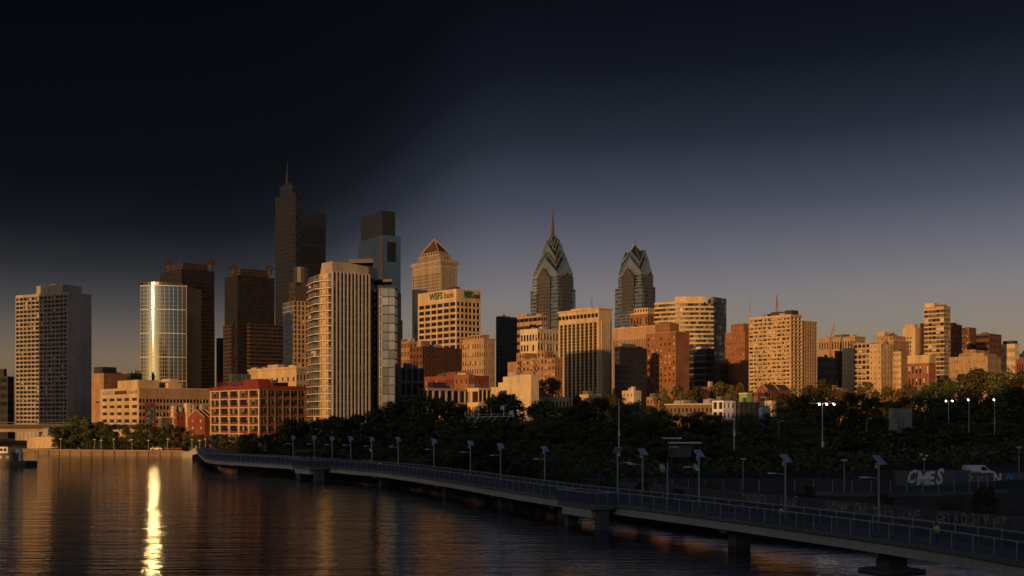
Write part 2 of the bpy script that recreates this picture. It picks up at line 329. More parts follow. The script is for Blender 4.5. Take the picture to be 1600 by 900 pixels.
    def clutter(s, z, n_=6, hmax=3., seed=1, a=(.12, .88), b=(.12, .88)):      # plant boxes, vents and masts on a flat roof
        r_ = random.Random(seed); m = MB()
        for _ in range(n_):
            a0 = r_.uniform(*a); b0 = r_.uniform(*b); da = r_.uniform(2, 6) / s.Rw; db = r_.uniform(2, 6) / s.Lw
            s.pbox(a0, min(a0 + da, .97), b0, min(b0 + db, .97), z - .01, z + r_.uniform(.4, 1) * hmax, r_.choice(('concrete_dark', 'grey_panel', s.wallm, 'metal_light')), m)
        for _ in range(2):
            q = s.p(r_.uniform(*a), r_.uniform(*b)); m.tube((*q, z), (*q, z + hmax * r_.uniform(1.2, 2.4)), .12, .06, 'metal_dark', 5)
        part(m, 'rooftop_plant', s.root, 'stuff')
    def done(s):
        part(s.wall, 'wall', s.root); part(s.glass, 'glazing', s.root, 'stuff'); part(s.trim, 'facade_trim', s.root, 'stuff'); part(s.roof, 'roof', s.root)
        return s.root
def simple(name, label, xl, xc, xr, yt, D, wall, left, right, rot=0., top=None, cl=5, cat='building', corn=None, seed=3, zb=None, pent=None):
    B = Bld(name, label, xl, xc, xr, D, wall, rot, zb, cat); zt = B.z(yt)
    B.block(0, 1, 0, 1, B.zb, zt, left, right)
    if corn: B.cornice(0, 1, 0, 1, zt + .01, corn[0], corn[1], corn[2] if len(corn) > 2 else None)
    if pent:
        for (a0, a1, b0, b1, y2, m) in pent: B.pbox(a0, a1, b0, b1, zt - .01, B.z(y2), m or wall)
    if cl: B.clutter(zt + (corn[0] if corn else 0), cl, 2.5, seed)
    return B
S = dict
# ---- near left
B = Bld('apartment_tower', 'tall pale concrete apartment slab at the far left, half of its gridded face in shade', 25, 106, 143, 620, 'slab_grey', rot=22)
zt = B.z(456)
B.block(0, 1, 0, 1, B.zb, zt, S(nc=13, nr=30, fw=.82, fh=.62, dep=.9, mt=1.2, mb=9, bl=.2, sub=2, band=(.35, .35), pier=(.3, .5)), S(nc=1, nr=30, fw=.01, fh=.05, dep=.05, mt=1, mb=9, wall='concrete'))
B.pbox(.05, .85, .12, .62, zt - .01, B.z(443)); B.pbox(.2, .6, .62, .7, zt - .01, B.z(450)); B.clutter(B.z(443), 3, 1.5, 3, b=(.2, .5)); B.done()
simple('office_block', 'low black glass block cut by the left edge of the picture', -60, 12, 22, 588, 700, 'dark_panel', S(nc=6, nr=8, fw=.8, fh=.5, dep=.2), S(nc=3, nr=8, fw=.8, fh=.5, dep=.2), 20, pent=[(.1, .6, .1, .5, 576, None)]).done()
simple('brown_hall', 'brown windowless block with a dark roof box right of the pale slab tower', 143, 162, 201, 583, 900, 'tan_brick', S(nc=1, nr=1, fw=.3, fh=.03), S(nc=4, nr=3, fw=.12, fh=.1), 12, pent=[(.0, .55, .1, .8, 573, 'dark_panel')]).done()
simple('dark_hall', 'small black glass block beside the foot of the round glass tower', 199, 204, 222, 583, 870, 'dark_panel', S(nc=3, nr=5, fw=.8, fh=.5, dep=.2), S(nc=4, nr=5, fw=.8, fh=.5, dep=.2), 12).done()
# cream river building with mural
B = Bld('cream_office', 'cream office with ribbon windows, rooftop sign strip and red mural on its side', 157, 217, 332, 575, 'cream'); zt = B.z(607)
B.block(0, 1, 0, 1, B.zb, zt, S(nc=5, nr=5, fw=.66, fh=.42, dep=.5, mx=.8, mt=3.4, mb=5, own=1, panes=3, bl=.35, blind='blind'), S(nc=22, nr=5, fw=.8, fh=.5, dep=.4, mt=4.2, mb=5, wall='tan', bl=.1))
B.cornice(0, 1, 0, 1, zt + .01, .5, .15); B.done()
for (a0, a1, b0, b1, y2) in ((.02, .30, .06, .58, 593),): 
    m = MB(); B.pbox(a0, a1, b0, b1, zt + .5, B.z(y2), 'cream', m); part(m, 'penthouse', B.root)
m = MB(); B.pbox(.40, .58, .02, .3, zt + .5, B.z(597), 'cream', m); B.pbox(.46, .56, .08, .28, B.z(597) - .01, B.z(590), 'cream', m); part(m, 'penthouse', B.root)
for b0, b1, mm in ((.30, .62, 'sign_brown'), (.12, .28, 'paint_pale'), (.03, .10, 'paint_pale'), (.66, .95, 'paint_pale')):   # printed strips under the roof
    m = MB(); p0, p1 = B.p(0, b1), B.p(0, b0); nn = (-.766 * .06, -.643 * .06)
    m.poly([(p0[0] + nn[0], p0[1] + nn[1], zt - 2.5), (p1[0] + nn[0], p1[1] + nn[1], zt - 2.5), (p1[0] + nn[0], p1[1] + nn[1], zt - .7), (p0[0] + nn[0], p0[1] + nn[1], zt - .7)], mm); part(m, 'sign_strip', B.root)
m = MB(); q = [B.p(a, 0) for a in (.075, .215)]; nn = Vector((.643, -.766)) * .12; z0, z1 = B.z(668), B.z(629)
def mu(a0, a1, c0, c1, mm, o):
    pa = Vector(B.p(.075 + .14 * a0, 0)) + nn * o; pb = Vector(B.p(.075 + .14 * a1, 0)) + nn * o; h = z1 - z0
    m.poly([(*pa, z0 + h * c0), (*pb, z0 + h * c0), (*pb, z0 + h * c1), (*pa, z0 + h * c1)], mm)
mu(0, 1, 0, 1, 'mural_red', 1); mu(.12, .88, .1, .9, 'mural_teal', 1.3)
r2 = random.Random(4)
for _ in range(34):
    a, c = r2.uniform(.14, .78), r2.uniform(.12, .8); mu(a, a + r2.uniform(.05, .12), c, c + r2.uniform(.03, .1), r2.choice(('mural_red', 'mural_pale', 'tan', 'mural_pale')), 1.5 + _ * .05)
o = part(m, 'mural', B.root); o['label'] = 'red and pale painted mural panel'
# two brick gabled houses
def gable_house(xl, xc, xr, ye, yr, D, label):
    B = Bld('brick_house', label, xl, xc, xr, D, 'brick_red', cat='house'); ze, zr = B.z(ye), B.z(yr)
    B.block(0, 1, 0, 1, B.zb, ze, S(nc=2, nr=3, fw=.24, fh=.34, dep=.2, own=1, panes=2, glass=('blind', 'blind_dim'), fm='paint_white', mb=1.5), S(nc=5, nr=3, fw=.3, fh=.4, dep=.2), roof=False)
    A, Bp, Cc, Dd = B.p(0, 0), B.p(1, 0), B.p(1, 1), B.p(0, 1); r0, r1 = B.p(0, .5), B.p(1, .5)
    B.wall.poly([(*Dd, ze), (*A, ze), (*r0, zr)], 'brick_red'); B.wall.poly([(*Bp, ze), (*Cc, ze), (*r1, zr)], 'brick_red')
    B.roof.poly([(*A, ze), (*Bp, ze), (*r1, zr), (*r0, zr)], 'roof_dark'); B.roof.poly([(*Cc, ze), (*Dd, ze), (*r0, zr), (*r1, zr)], 'roof_dark')
    for f in (0, .5, 1.):
        a, c, d = B.p(f, 0), B.p(f, .5), B.p(f, 1)
        B.trim.bar((*a, ze + .12), (*c, zr + .12), .3, 'cream_pale', .25); B.trim.bar((*d, ze + .12), (*c, zr + .12), .3, 'cream_pale', .25)
    B.done()
gable_house(263, 276, 306, 645, 638, 566, 'narrow brick gabled house left of the bigger gabled brick house')
gable_house(294, 320, 334, 652, 640, 555, 'red brick gabled house with pale windows left of the red and cream warehouse')
simple('low_shed', 'low dark shed with a pale rim between mural and brick gable', 247, 252, 272, 653, 565, 'concrete_dark', S(nc=1, nr=1, fw=.6, fh=.3), S(nc=1, nr=1, fw=.8, fh=.3, dep=.4), corn=(.4, .2, 'cream_pale'), cl=0).done()
r2 = random.Random(11)
for i, (x, y, wd) in enumerate(((271, 634, 8), (282, 636, 6), (292, 630, 10), (303, 632, 7), (316, 632, 9))):
    simple('rooftop_hut', ['small cream roof hut at the left end of the row above the brick gables', 'low cream roof hut second from the left above the brick gables', 'tallest cream roof hut in the row above the brick gables', 'narrow roof hut right of the tallest one above the brick gables', 'cream roof hut next to the warehouse above the brick gables'][i], x - wd * .5, x, x + wd * .6, y, 568, ('cream', 'stone_grey', 'cream_pale', 'stone_grey', 'concrete')[i], S(nc=1, nr=1, fw=.3, fh=.1), S(nc=1, nr=1, fw=.3, fh=.1), cl=0, cat='roof hut').done()
# red and cream warehouse
B = Bld('warehouse', 'red and cream gridded brick warehouse with big windows and roof sign by the river', 328, 405, 479, 500, 'cream'); zt = B.z(608)
st = S(fw=.88, fh=.88, dep=.45, mt=.2, own=1, spandrel=.27, spm='paint_red', tran=2, bl=.5, glass=('glass_green', 'glass_dark', 'glass_mid'))
B.block(0, 1, 0, 1, B.zb, zt, dict(st, nc=5, nr=6, panes=4, mx=.5), dict(st, nc=6, nr=6, panes=4, mx=.5, wall='tan_dim', glass=('glass_dark', 'glass_dark', 'glass_mid'), wkind='b'))  # right face in dimmer stone and panes: its shade put into the colour
B.done(); m = MB(); B.wall = m; B.pbox(-.004, 1.004, -.004, 1.004, zt, zt + 1.5, 'paint_red', m); part(m, 'parapet', B.root)
zt += 1.5
for (a0, a1, b0, b1, y2) in ((.0, .26, .02, .30, 592), (.62, .72, .1, .3, 596), (.5, .9, .3, .6, 601)):
    m = MB(); B.pbox(a0, a1, b0, b1, zt - .01, B.z(y2), 'paint_red', m); part(m, 'penthouse', B.root)
me = text_mesh('LOCUST ON THE PARK', 2.6, .1, 'paint_red'); p0 = Vector((*B.p(.06, .55), zt + .5)); o = place_text(me, 'roof_sign', p0, (.643, -.766), B.root)
m = MB()
for i in range(12): p = B.p(.075, .25 + .06 * i); m.bar((*p, zt), (*p, zt + 2.6), .15, 'paint_red')
m.bar((*B.p(.075, .2), zt + .4), (*B.p(.075, .97), zt + .4), .2, 'paint_red'); part(m, 'sign_frame', B.root, 'stuff')
B = simple('classical_block', 'cream classical block with cornice rising behind the red warehouse', 389, 463, 484, 576, 650, 'cream', S(nc=9, nr=6, fw=.3, fh=.45, mt=3), S(nc=4, nr=6, fw=.6, fh=.5, wall='stone_grey', mt=2), corn=(1.2, .7), cl=4)
m = MB()
for b_ in (.1, .9): B.cornice(.0, .3, b_ - .05, b_ + .05, B.z(576) + 1.2, 1, .1)
B.pbox(.1, .6, .4, .62, B.z(576) + 1.2, B.z(567), 'concrete', m); part(m, 'penthouse', B.root); B.done()
simple('glass_pavilion', 'small pale teal glass block behind the warehouse roof sign', 358, 364, 392, 584, 640, 'glass_grey', S(nc=4, nr=6, fw=.9, fh=.85, dep=.1, glass=('glass_teal', 'glass_grey')), S(nc=9, nr=6, fw=.9, fh=.85, dep=.1, glass=('glass_teal', 'glass_grey', 'glass_blue')), cl=0).done()
# ---- round glass tower with the sun's reflection
D0 = 890.; Rr = 30.; cxp = (246 - CX) / F * D0; cyp = D0 + Rr
root = thing('round_glass_tower', 'round-fronted glass tower mirroring the sun in a vertical streak', 'building', (cxp, cyp - 10, 7))
zt = H - (446 - HY) / F * D0; zb = 6; nl = 36; fh_ = (zt - zb) / nl; seg = 44; a0, a1 = R(-27), R(41)
ang = [a0 + (a1 - a0) * i / seg for i in range(seg + 1)]; arc = lambda a, o: (cxp + (Rr + o) * math.sin(a), cyp - (Rr + o) * math.cos(a))
me = bpy.data.meshes.new('curtain_wall'); me.from_pydata([(arc(a, 0)[0] - cxp, arc(a, 0)[1] - cyp + 10, z - 7) for z in (zb, zt) for a in ang], [], [(i, i + 1, seg + 2 + i, seg + 1 + i) for i in range(seg)])
me.materials.append(MATS['glass_sun']); me.polygons.foreach_set('use_smooth', [True] * seg); link('curtain_wall', me, root)
m = MB()
for j in range(nl + 1):
    big = j % 6 == 0; z = zb + fh_ * j
    for i in range(0, seg, 2):
        p, q = arc(ang[i], .12), arc(ang[i + 2], .12); m.bar((*p, z), (*q, z), .5 if big else .25, 'white_panel' if big else 'mullion', .7 if big else .28)
for i in range(0, seg + 1, 4): p = arc(ang[i], .1); m.bar((*p, zb), (*p, zt), .22, 'mullion')
part(m, 'mullions', root, 'stuff')
body = MB(); glz = MB(); pl, pr = arc(a0, 0), arc(a1, 0)
lx = (219 - CX) / F * 900; rx = (290.5 - CX) / F * 902
class Q: pass
Bq = Q(); Bq.wall, Bq.glass, Bq.trim, Bq.wallm = body, glz, MB(), 'white_panel'
facade(Bq, (lx, 905), (pl[0] - lx, pl[1] - 905), math.dist((lx, 905), pl), zb, zt + 3, S(nc=2, nr=36, fw=.8, fh=.8, dep=.3, band=(.2, .3)))
facade(Bq, pr, (rx - pr[0], 902 - pr[1]), math.dist(pr, (rx, 902)), zb, zt + 1, S(nc=2, nr=36, fw=.8, fh=.85, dep=.3, glass=('glass_blue', 'glass_night'), pier=(.4, .5)))
body.prism([(rx, 902), (rx + 3, 935), (lx + 3, 938), (lx, 905)], zb, zt + 1, 'glass_night')
body.poly([(*arc(a, 0), zt) for a in ang], 'roof_dark'); part(body, 'wall', root); part(glz, 'glazing', root, 'stuff'); part(Bq.trim, 'facade_trim', root, 'stuff')
m = MB(); m.prism([arc(a, -2.5) for a in ang[2:40:4]] + [(rx - 4, 915), (lx + 4, 915)], zt - .01, zt + 3, 'glass_bronze', topm='roof_dark'); part(m, 'crown', root)
# ---- twin brown granite towers with diamond crowns
def commerce(label, xl, xc, xr, yt, D, sh, diam):
    B = Bld('granite_tower', label, xl, xc, xr, D, 'granite_brown'); zt = B.z(yt)  # granite tones carry the dimness of this dark side in their colour
    st = S(fw=.97, fh=.5, dep=.25, glass=('glass_night', 'glass_dark')); nr = 40
    B.block(0, 1, 0, 1, B.zb, zt, dict(st, nc=6, nr=nr), dict(st, nc=8, nr=nr))
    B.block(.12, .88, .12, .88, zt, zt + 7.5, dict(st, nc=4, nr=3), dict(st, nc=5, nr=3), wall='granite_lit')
    for (a0, a1, b0, b1, y) in sh: B.block(a0, a1, b0, b1, B.zb, B.z(y), dict(st, nc=3, nr=26), dict(st, nc=6, nr=26), wall='granite_lit')  # lighter copy of the granite: sunlit look put into the colour
    B.done()
    for (a, b_) in diam:                                  # open diamond frames on the corners of the crown
        m = MB(); p = Vector((*B.p(a, b_), zt + 9.5)); e = Vector((.97, .2, 0)); s_ = 3.4
        pts = [p + e * s_, p + Vector((0, 0, s_)), p - e * s_, p - Vector((0, 0, s_))]
        for i in range(4): m.bar(pts[i], pts[(i + 1) % 4], 1.5, 'granite_brown', 2.4)
        m.box((p.x, p.y, p.z - 4.4), (3.5, 3.5, 4), 'granite_brown'); part(m, 'diamond_ornament', B.root)
    return B
commerce('dark brown tower with diamond crown rising behind the round glass tower', 250, 284, 335, 420, 1200, [(1.0, 1.08, .1, .8, 498)], ((.1, .75), (.95, .1)))
commerce('dark brown tower with diamond crown standing free left of the tallest tower', 351, 371, 429, 430, 1150, [(.25, 1.16, -.22, .3, 505), (-.06, .0, .3, .95, 507)], ((.1, .6), (.9, .1)))
simple('slim_block', 'thin dark block with a few lit windows in the gap between the brown twins', 338, 343, 350, 528, 1250, 'dark_panel', S(nc=2, nr=20, fw=.6, fh=.5, glass=('glass_dark',)), S(nc=2, nr=20, fw=.5, fh=.4, bl=.15), cl=0).done()
# ---- tallest tower
B = Bld('spired_tower', 'tallest tower, dark stepped glass with a thin spire vanishing into black sky', 430, 462, 509, 1700, 'glass_night')  # near-black glass and panels: the fade into darkness is put into their colour
st = S(fw=.94, fh=.86, dep=.12, glass=('glass_night', 'glass_dark'))
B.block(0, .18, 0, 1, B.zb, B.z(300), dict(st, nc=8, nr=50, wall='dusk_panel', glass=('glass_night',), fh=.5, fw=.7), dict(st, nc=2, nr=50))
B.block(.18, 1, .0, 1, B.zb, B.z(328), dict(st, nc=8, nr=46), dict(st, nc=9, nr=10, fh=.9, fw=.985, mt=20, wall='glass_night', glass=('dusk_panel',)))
B.block(.02, .12, .2, .8, B.z(300) - .01, B.z(283), dict(st, nc=4, nr=4), dict(st, nc=2, nr=4)); B.done()
m = MB(); p = B.p(.07, .5); m.tube((*p, B.z(283)), (*p, B.z(262)), 3.0, 1.2, 'dusk_panel', 8); m.tube((*p, B.z(262)), (*p, B.z(245)), 1.0, .3, 'dusk_panel', 6); part(m, 'spire', B.root)
# ---- glass obelisk
B = Bld('glass_obelisk', 'blue grey glass tower with a narrower dark top and a dark sheet for a notch', 560, 598, 626, 1500, 'glass_cool', rot=-8); zt = B.z(367)
st = S(fw=.97, fh=.9, dep=.06, glass=('glass_cool',))
B.block(0, 1, 0, 1, B.zb, zt, dict(st, nc=14, nr=56), dict(st, nc=10, nr=56, glass=('glass_cool',)))
st2 = dict(st, glass=('glass_night',), fh=.7)
B.block(.06, .78, .06, .94, zt, B.z(328), dict(st2, nc=10, nr=10), dict(st2, nc=8, nr=10), wall='glass_night')
B.done(); m = MB(); B.pbox(.25, .72, -.008, .0, B.z(408), B.z(377), 'glass_dark', m); part(m, 'notch', B.root)  # dark sheet on the face: the recess's shade put into the colour
m = MB(); p0, p1 = B.p(-.004, -.004), B.p(-.004, .06); m.prism([B.p(-.012, -.012), B.p(.03, -.012), B.p(.03, .12), B.p(-.012, .12)], B.zb, zt, 'glass_bronze'); part(m, 'corner_core', B.root)
# ---- block left of the river tower
B = simple('beige_glass_tower', 'slim tower of tan panels and teal glass just left of the balconied river tower', 442, 459, 500, 470, 1000, 'tan', S(nc=5, nr=26, fw=.95, fh=.8, dep=.15, glass=('glass_teal', 'glass_blue', 'glass_teal')), S(nc=7, nr=26, fw=.55, fh=.75, dep=.3, bl=.1), cl=0, rot=-10)
B.block(.1, .9, .05, .7, B.z(470) - .01, B.z(440), S(nc=4, nr=4, fw=.9, fh=.6, dep=.2, glass=('glass_night', 'glass_bronze')), S(nc=4, nr=4, fw=.9, fh=.6, dep=.2, glass=('glass_bronze', 'glass_night')), wall='granite_lit')
m = MB(); c = B.p(.5, .4); m.prism([(c[0] + 8 * math.cos(6.2832 * i / 16), c[1] + 8 * math.sin(6.2832 * i / 16)) for i in range(16)], B.z(440), B.z(415), 'dark_panel', topm='roof_dark'); part(m, 'drum', B.root); B.done()
# ---- balconied river tower
pt = lambda x, D: Vector(((x - CX) / F * D, D))
A_, B_, C_, D_, E_, G_ = pt(482, 500), pt(497, 486), pt(519, 480), pt(576, 492), pt(590, 508), pt(500, 520)
root = thing('river_tower', 'tall apartment tower with stacked balconies and vertical white fins by the river', 'building', (C_.x + 5, 492, 5))
zt = H - (426 - HY) / F * 480; zc = H - (408 - HY) / F * 480; zb = 5; nf = 22; fl = (zt - zb) / nf
Bq = Q(); Bq.wall, Bq.glass, Bq.trim, Bq.wallm, Bq.root, Bq.wcache = MB(), MB(), MB(), 'cream', root, {}
Bq.win = lambda *a: Bld.win(Bq, *a)
fc = lambda p, q, s, z0=zb, z1=zt: facade(Bq, tuple(p), tuple(q - p), (q - p).length, z0, z1, s)
fc(A_, B_, S(nc=4, nr=nf, fw=.94, fh=.86, dep=.12, wall='mullion', glass=('glass_teal', 'glass_grey', 'glass_mid'), bl=.1))
M1 = B_ + (C_ - B_) * .12; M2 = B_ + (C_ - B_) * .72
fc(B_, M1, S(nc=1, nr=nf, fw=.9, fh=.86, dep=.12, wall='mullion', glass=('glass_blue', 'glass_mid')))
fc(M1, M2, S(nc=3, nr=nf, fw=.3, fh=.6, dep=.2, wall='cream', bl=.3, skip=lambda i, j: i == 1))
fc(M2, C_, S(nc=1, nr=nf, fw=.94, fh=.86, dep=.12, wall='mullion', glass=('glass_blue', 'glass_mid', 'glass_teal')))
fc(C_, D_, S(nc=10, nr=nf, fw=.8, fh=.78, dep=.2, wall='grey_panel', glass=('glass_mid', 'glass_dark', 'glass_grey'), bl=.2))
fc(D_, E_, S(nc=2, nr=nf, fw=.4, fh=.5, dep=.2, wall='concrete_dark'))
for p, q in ((E_, G_), (G_, A_)): Bq.wall.poly([(*p, zb), (*q, zb), (*q, zt), (*p, zt)], 'concrete_dark')
Bq.wall.prism([tuple(v) for v in (B_ + Vector((1.5, .5)), C_, D_, E_, G_)], zt, zc, 'slab_grey', topm='roof_dark'); Bq.roof = 0
Bq.wall.poly([(*v, zt) for v in (A_, B_, C_, D_, E_, G_)], 'roof_dark')
part(Bq.wall, 'wall', root); part(Bq.glass, 'glazing', root, 'stuff'); part(Bq.trim, 'facade_trim', root, 'stuff')
for i in range(11):                                      # each white fin of the front
    m = MB(); p = C_ + (D_ - C_) * (i / 10); nf_ = Vector(((D_ - C_).y, -(D_ - C_).x)).normalized(); p = p + nf_ * .42; m.bar((p.x, p.y, zb), (p.x, p.y, zt + .6), .6, 'fin_grey', .85, up=(nf_.x, nf_.y, 0)); part(m, 'fin', root)
m0 = MB(); n1 = Vector((-.91, -.41)); n2 = Vector((-.67, -.745))
base = [A_ + n1 * 1.2 + Vector((.3, 0)), B_ + (n1 + n2) * .9, C_ + n2 * 1.7 + Vector((.9, .4)), C_ + Vector((.3, .3)), B_ + Vector((.3, .3)), A_ + Vector((.5, .3))]
off = Vector((*B_, 0)); m0.prism([tuple(v - B_) for v in base], 0, .32, 'white_panel', bottom=True)
mr_ = MB()
for (p, q) in ((base[0], base[1]), (base[1], base[2])):
    for zz_ in (.75, 1.05, 1.35): mr_.bar((*(p - B_), zz_), (*(q - B_), zz_), .05, 'metal_light')
bal = m0.mesh('balcony'); ral = mr_.mesh('railing')
for j in range(1, nf): link('railing', ral, link('balcony', bal, root, (B_.x - root.location.x, B_.y - root.location.y, zb + fl * j - .15 - root.location.z)))
m = MB(); q0, q1 = pt(517, 489), pt(583, 489); m.poly([(*pt(517, 489), zc), (*pt(583, 485), zc), (*pt(576, 486), H - (402 - HY) / F * 486)], 'roof_dark'); m.prism([tuple(pt(545, 486)), tuple(pt(583, 485)), tuple(pt(583, 495)), tuple(pt(545, 495))], zc - .01, zc + 1.6, 'dark_panel'); part(m, 'roof_wedge', root)
# its glass wing
W0, W1, W2, W3 = pt(592, 497), pt(597, 494), pt(617, 494), pt(622, 505)
zw = H - (450 - HY) / F * 495; Bw = Q(); Bw.wall, Bw.glass, Bw.trim, Bw.wallm, Bw.root, Bw.wcache = MB(), MB(), MB(), 'metal_dark', root, {}; Bw.win = lambda *a: Bld.win(Bw, *a)
fw_ = lambda p, q, s: facade(Bw, tuple(p), tuple(q - p), (q - p).length, zb, zw, s)
fw_(W0, W1, S(nc=1, nr=17, fw=.5, fh=.9, dep=.3, wall='cream', glass=('glass_night',)))
fw_(W1, W2, S(nc=2, nr=17, fw=.94, fh=.9, dep=.12, own=1, panes=1, glass=('glass_blue', 'glass_cool', 'glass_cool'), band=(.3, .3)))
fw_(W2, W3, S(nc=1, nr=17, fw=.9, fh=.9, dep=.12, own=1, panes=2, wkind='c', glass=('glass_blue', 'glass_cool'), band=(.3, .3)))
Bw.wall.prism([tuple(v) for v in (W3, W3 + Vector((0, 14)), W0 + Vector((0, 14)), W0)], zb, zw - .02, 'concrete_dark', topm='roof_dark'); Bw.wall.poly([(*v, zw) for v in (W0, W1, W2, W3)], 'roof_dark')
Bw.wall.prism([tuple(pt(588, 500)), tuple(pt(612, 498)), tuple(pt(612, 510)), tuple(pt(588, 512))], H - (440 - HY) / F * 498, H - (436 - HY) / F * 498, 'dark_panel', bottom=True)
part(Bw.wall, 'wing_wall', root); part(Bw.trim, 'wing_trim', root, 'stuff'); part(Bw.glass, 'wing_glazing', root, 'stuff')
# ---- pyramid-topped tower, bank tower
B = Bld('pyramid_tower', 'stone tower with flared cornice and a pyramid roof behind the bank sign tower', 645, 689, 714, 1300, 'stone_grey'); zt = B.z(412)
st = S(fw=.5, fh=.62, dep=.5, mt=9, pier=(.7, 1.1), pt=3)
B.block(0, 1, 0, 1, B.zb, zt, dict(st, nc=13, nr=46), dict(st, nc=11, nr=46))
B.cornice(0, 1, 0, 1, zt, 1.5, 1.2); B.cornice(0, 1, 0, 1, zt + 1.5, 2.2, 2.2); B.cornice(-.01, 1.01, -.01, 1.01, zt + 3.7, 1.4, .2)
B.block(.13, .87, .13, .87, zt + 5.1, B.z(395), dict(st, nc=9, nr=3, mt=1), dict(st, nc=8, nr=3, mt=1)); B.block(.2, .8, .2, .8, B.z(395) - .01, B.z(390), S(nc=6, nr=1), S(nc=6, nr=1)); B.done()
m = MB(); pp = [B.p(.2, .2), B.p(.8, .2), B.p(.8, .8), B.p(.2, .8)]; ap = (*B.p(.5, .5), B.z(368))
for i in range(4): m.poly([(*pp[i], B.z(390)), (*pp[(i + 1) % 4], B.z(390)), ap], 'granite_lit')
for i in range(4): m.bar((*pp[i], B.z(390)), ap, 1., 'stone_grey')
part(m, 'pyramid_roof', B.root)
simple('teal_slab', 'narrow teal glass slab squeezed left of the bank sign tower', 644, 648, 668, 452, 1120, 'glass_teal', S(nc=3, nr=24, fw=.95, fh=.8, dep=.1, glass=('glass_teal',)), S(nc=5, nr=24, fw=.95, fh=.8, dep=.1, glass=('glass_teal', 'glass_grey')), cl=0).done()
B = Bld('bank_tower', 'cream gridded office tower with the green WSFS bank sign at the top', 653, 713, 751, 950, 'cream'); zt = B.z(451)
st = S(fw=.85, fh=.62, dep=.8, mt=9.5, own=1, panes=2, glass=('glass_dark', 'glass_dark', 'glass_mid'), bl=.06)
B.block(0, 1, 0, 1, B.zb, zt, dict(st, nc=6, nr=20, mx=.8), dict(st, nc=6, nr=20, mx=.4, wkind='b'))
B.pbox(.1, .3, .1, .3, zt - .01, zt + 2.2, 'granite_lit'); B.clutter(zt, 4, 1.4, 5); B.done()
def fit_text(txt, m, p0, u, f0, f1, W, z, size, bold, root):
    me = text_mesh(txt, size, .12, m, bold); xs_ = [v.co.x for v in me.vertices]; w0 = max(xs_) - min(xs_); uu = Vector((u[0], u[1], 0)); nn = Vector((u[1], -u[0], 0)) * .18
    place_text(me, 'sign_letters', Vector((*p0, z)) + nn + uu * W * (f0 + f1) / 2, u, root, W * (f1 - f0) / w0)
for p0, u, W, fs in ((B.p(0, 1), (.643, -.766), B.Lw, (.31, .66, .69, .94)), (B.p(0, 0), (.766, .643), B.Rw, (.30, .66, .69, .96))):
    fit_text('WSFS', 'sign_green', p0, u, fs[0], fs[1], W, zt - 6.6, 7.6, .24, B.root); fit_text('bank', 'sign_brown', p0, u, fs[2], fs[3], W, zt - 6.6, 7.0, .02, B.root)
# ---- cluster below the bank tower
simple('balcony_block', 'brown block with stacked lit balconies right of the river tower', 617, 640, 652, 533, 800, 'tan_brick', S(nc=5, nr=10, fw=.7, fh=.55, dep=1.3, bl=.2, band=(.3, .3)), S(nc=2, nr=10, fw=.4, fh=.4), rot=-6).done()
simple('dark_brown_block', 'dark brown block at the foot of the bank tower', 640, 660, 725, 541, 790, 'brick_dark', S(nc=4, nr=12, fw=.5, fh=.5), S(nc=14, nr=12, fw=.5, fh=.45, dep=.3), rot=10, pent=[(.0, .2, .1, .4, 532, 'tan')]).done()
simple('striped_block', 'small brown striped block peeking out right of the river tower', 614, 620, 629, 500, 1000, 'granite_lit', S(nc=3, nr=16, fw=.9, fh=.5), S(nc=4, nr=16, fw=.9, fh=.5), cl=0).done()
B = simple('stone_hotel', 'square tan stone block with rows of small windows under the bank tower', 722, 756, 773, 530, 760, 'tan', S(nc=9, nr=10, fw=.42, fh=.55, bl=.45, mt=1.5, dep=.3), S(nc=5, nr=10, fw=.45, fh=.55, bl=.3, mt=1.5), corn=(.6, .5), cl=3); B.block(.15, .8, .15, .75, B.z(529), B.z(522), S(nc=5, nr=1), S(nc=4, nr=1)); B.done()
simple('brick_row', 'long low red brick building at the foot of the tan stone hotel', 655, 722, 764, 586, 670, 'brick_red', S(nc=16, nr=4, fw=.35, fh=.4, bl=.3), S(nc=10, nr=4, fw=.35, fh=.45, bl=.3), pent=[(.1, .4, .2, .4, 580, None), (.2, .7, .55, .7, 582, 'brick_dark')]).done()
simple('brick_cube', 'orange brick cube with a pale roof sign below the tan stone hotel', 710, 732, 741, 585, 640, 'brick', S(nc=3, nr=4, fw=.25, fh=.3), S(nc=3, nr=4, fw=.4, fh=.4), pent=[(.0, .1, .2, .8, 582, 'cream')], cl=2).done()
simple('frame_block', 'grey concrete frame apartment block beside the river tower, above the trees', 618, 625, 663, 574, 515, 'concrete_dark', S(nc=2, nr=5, fw=.8, fh=.8, dep=.8), S(nc=4, nr=5, fw=.72, fh=.82, dep=.8, own=1, panes=3, glass=('glass_dark', 'glass_mid')), cl=3).done()
simple('frame_terrace', 'low dark terrace with pale frame below the brick row', 655, 668, 728, 606, 512, 'stone_grey', S(nc=2, nr=3, fw=.8, fh=.7, dep=.6), S(nc=6, nr=3, fw=.8, fh=.7, dep=.8), cl=3, pent=[(.15, .5, .1, .6, 597, 'dark_panel')]).done()
simple('cream_frame_block', 'cream framed low block with big lit windows left of the blank stepped wall', 725, 748, 768, 606, 520, 'cream', S(nc=2, nr=3, fw=.82, fh=.7, dep=.5, own=1, panes=2, glass=('tan', 'glass_mid'), mt=.5), S(nc=3, nr=3, fw=.78, fh=.75, dep=.5, own=1, panes=2, wkind='b', glass=('glass_dark', 'glass_mid')), cl=2).done()
B = Bld('stepped_wall_block', 'blank cream party-wall building with a stepped top above the dark trees', 766, 830, 842, 535, 'cream_pale'); 
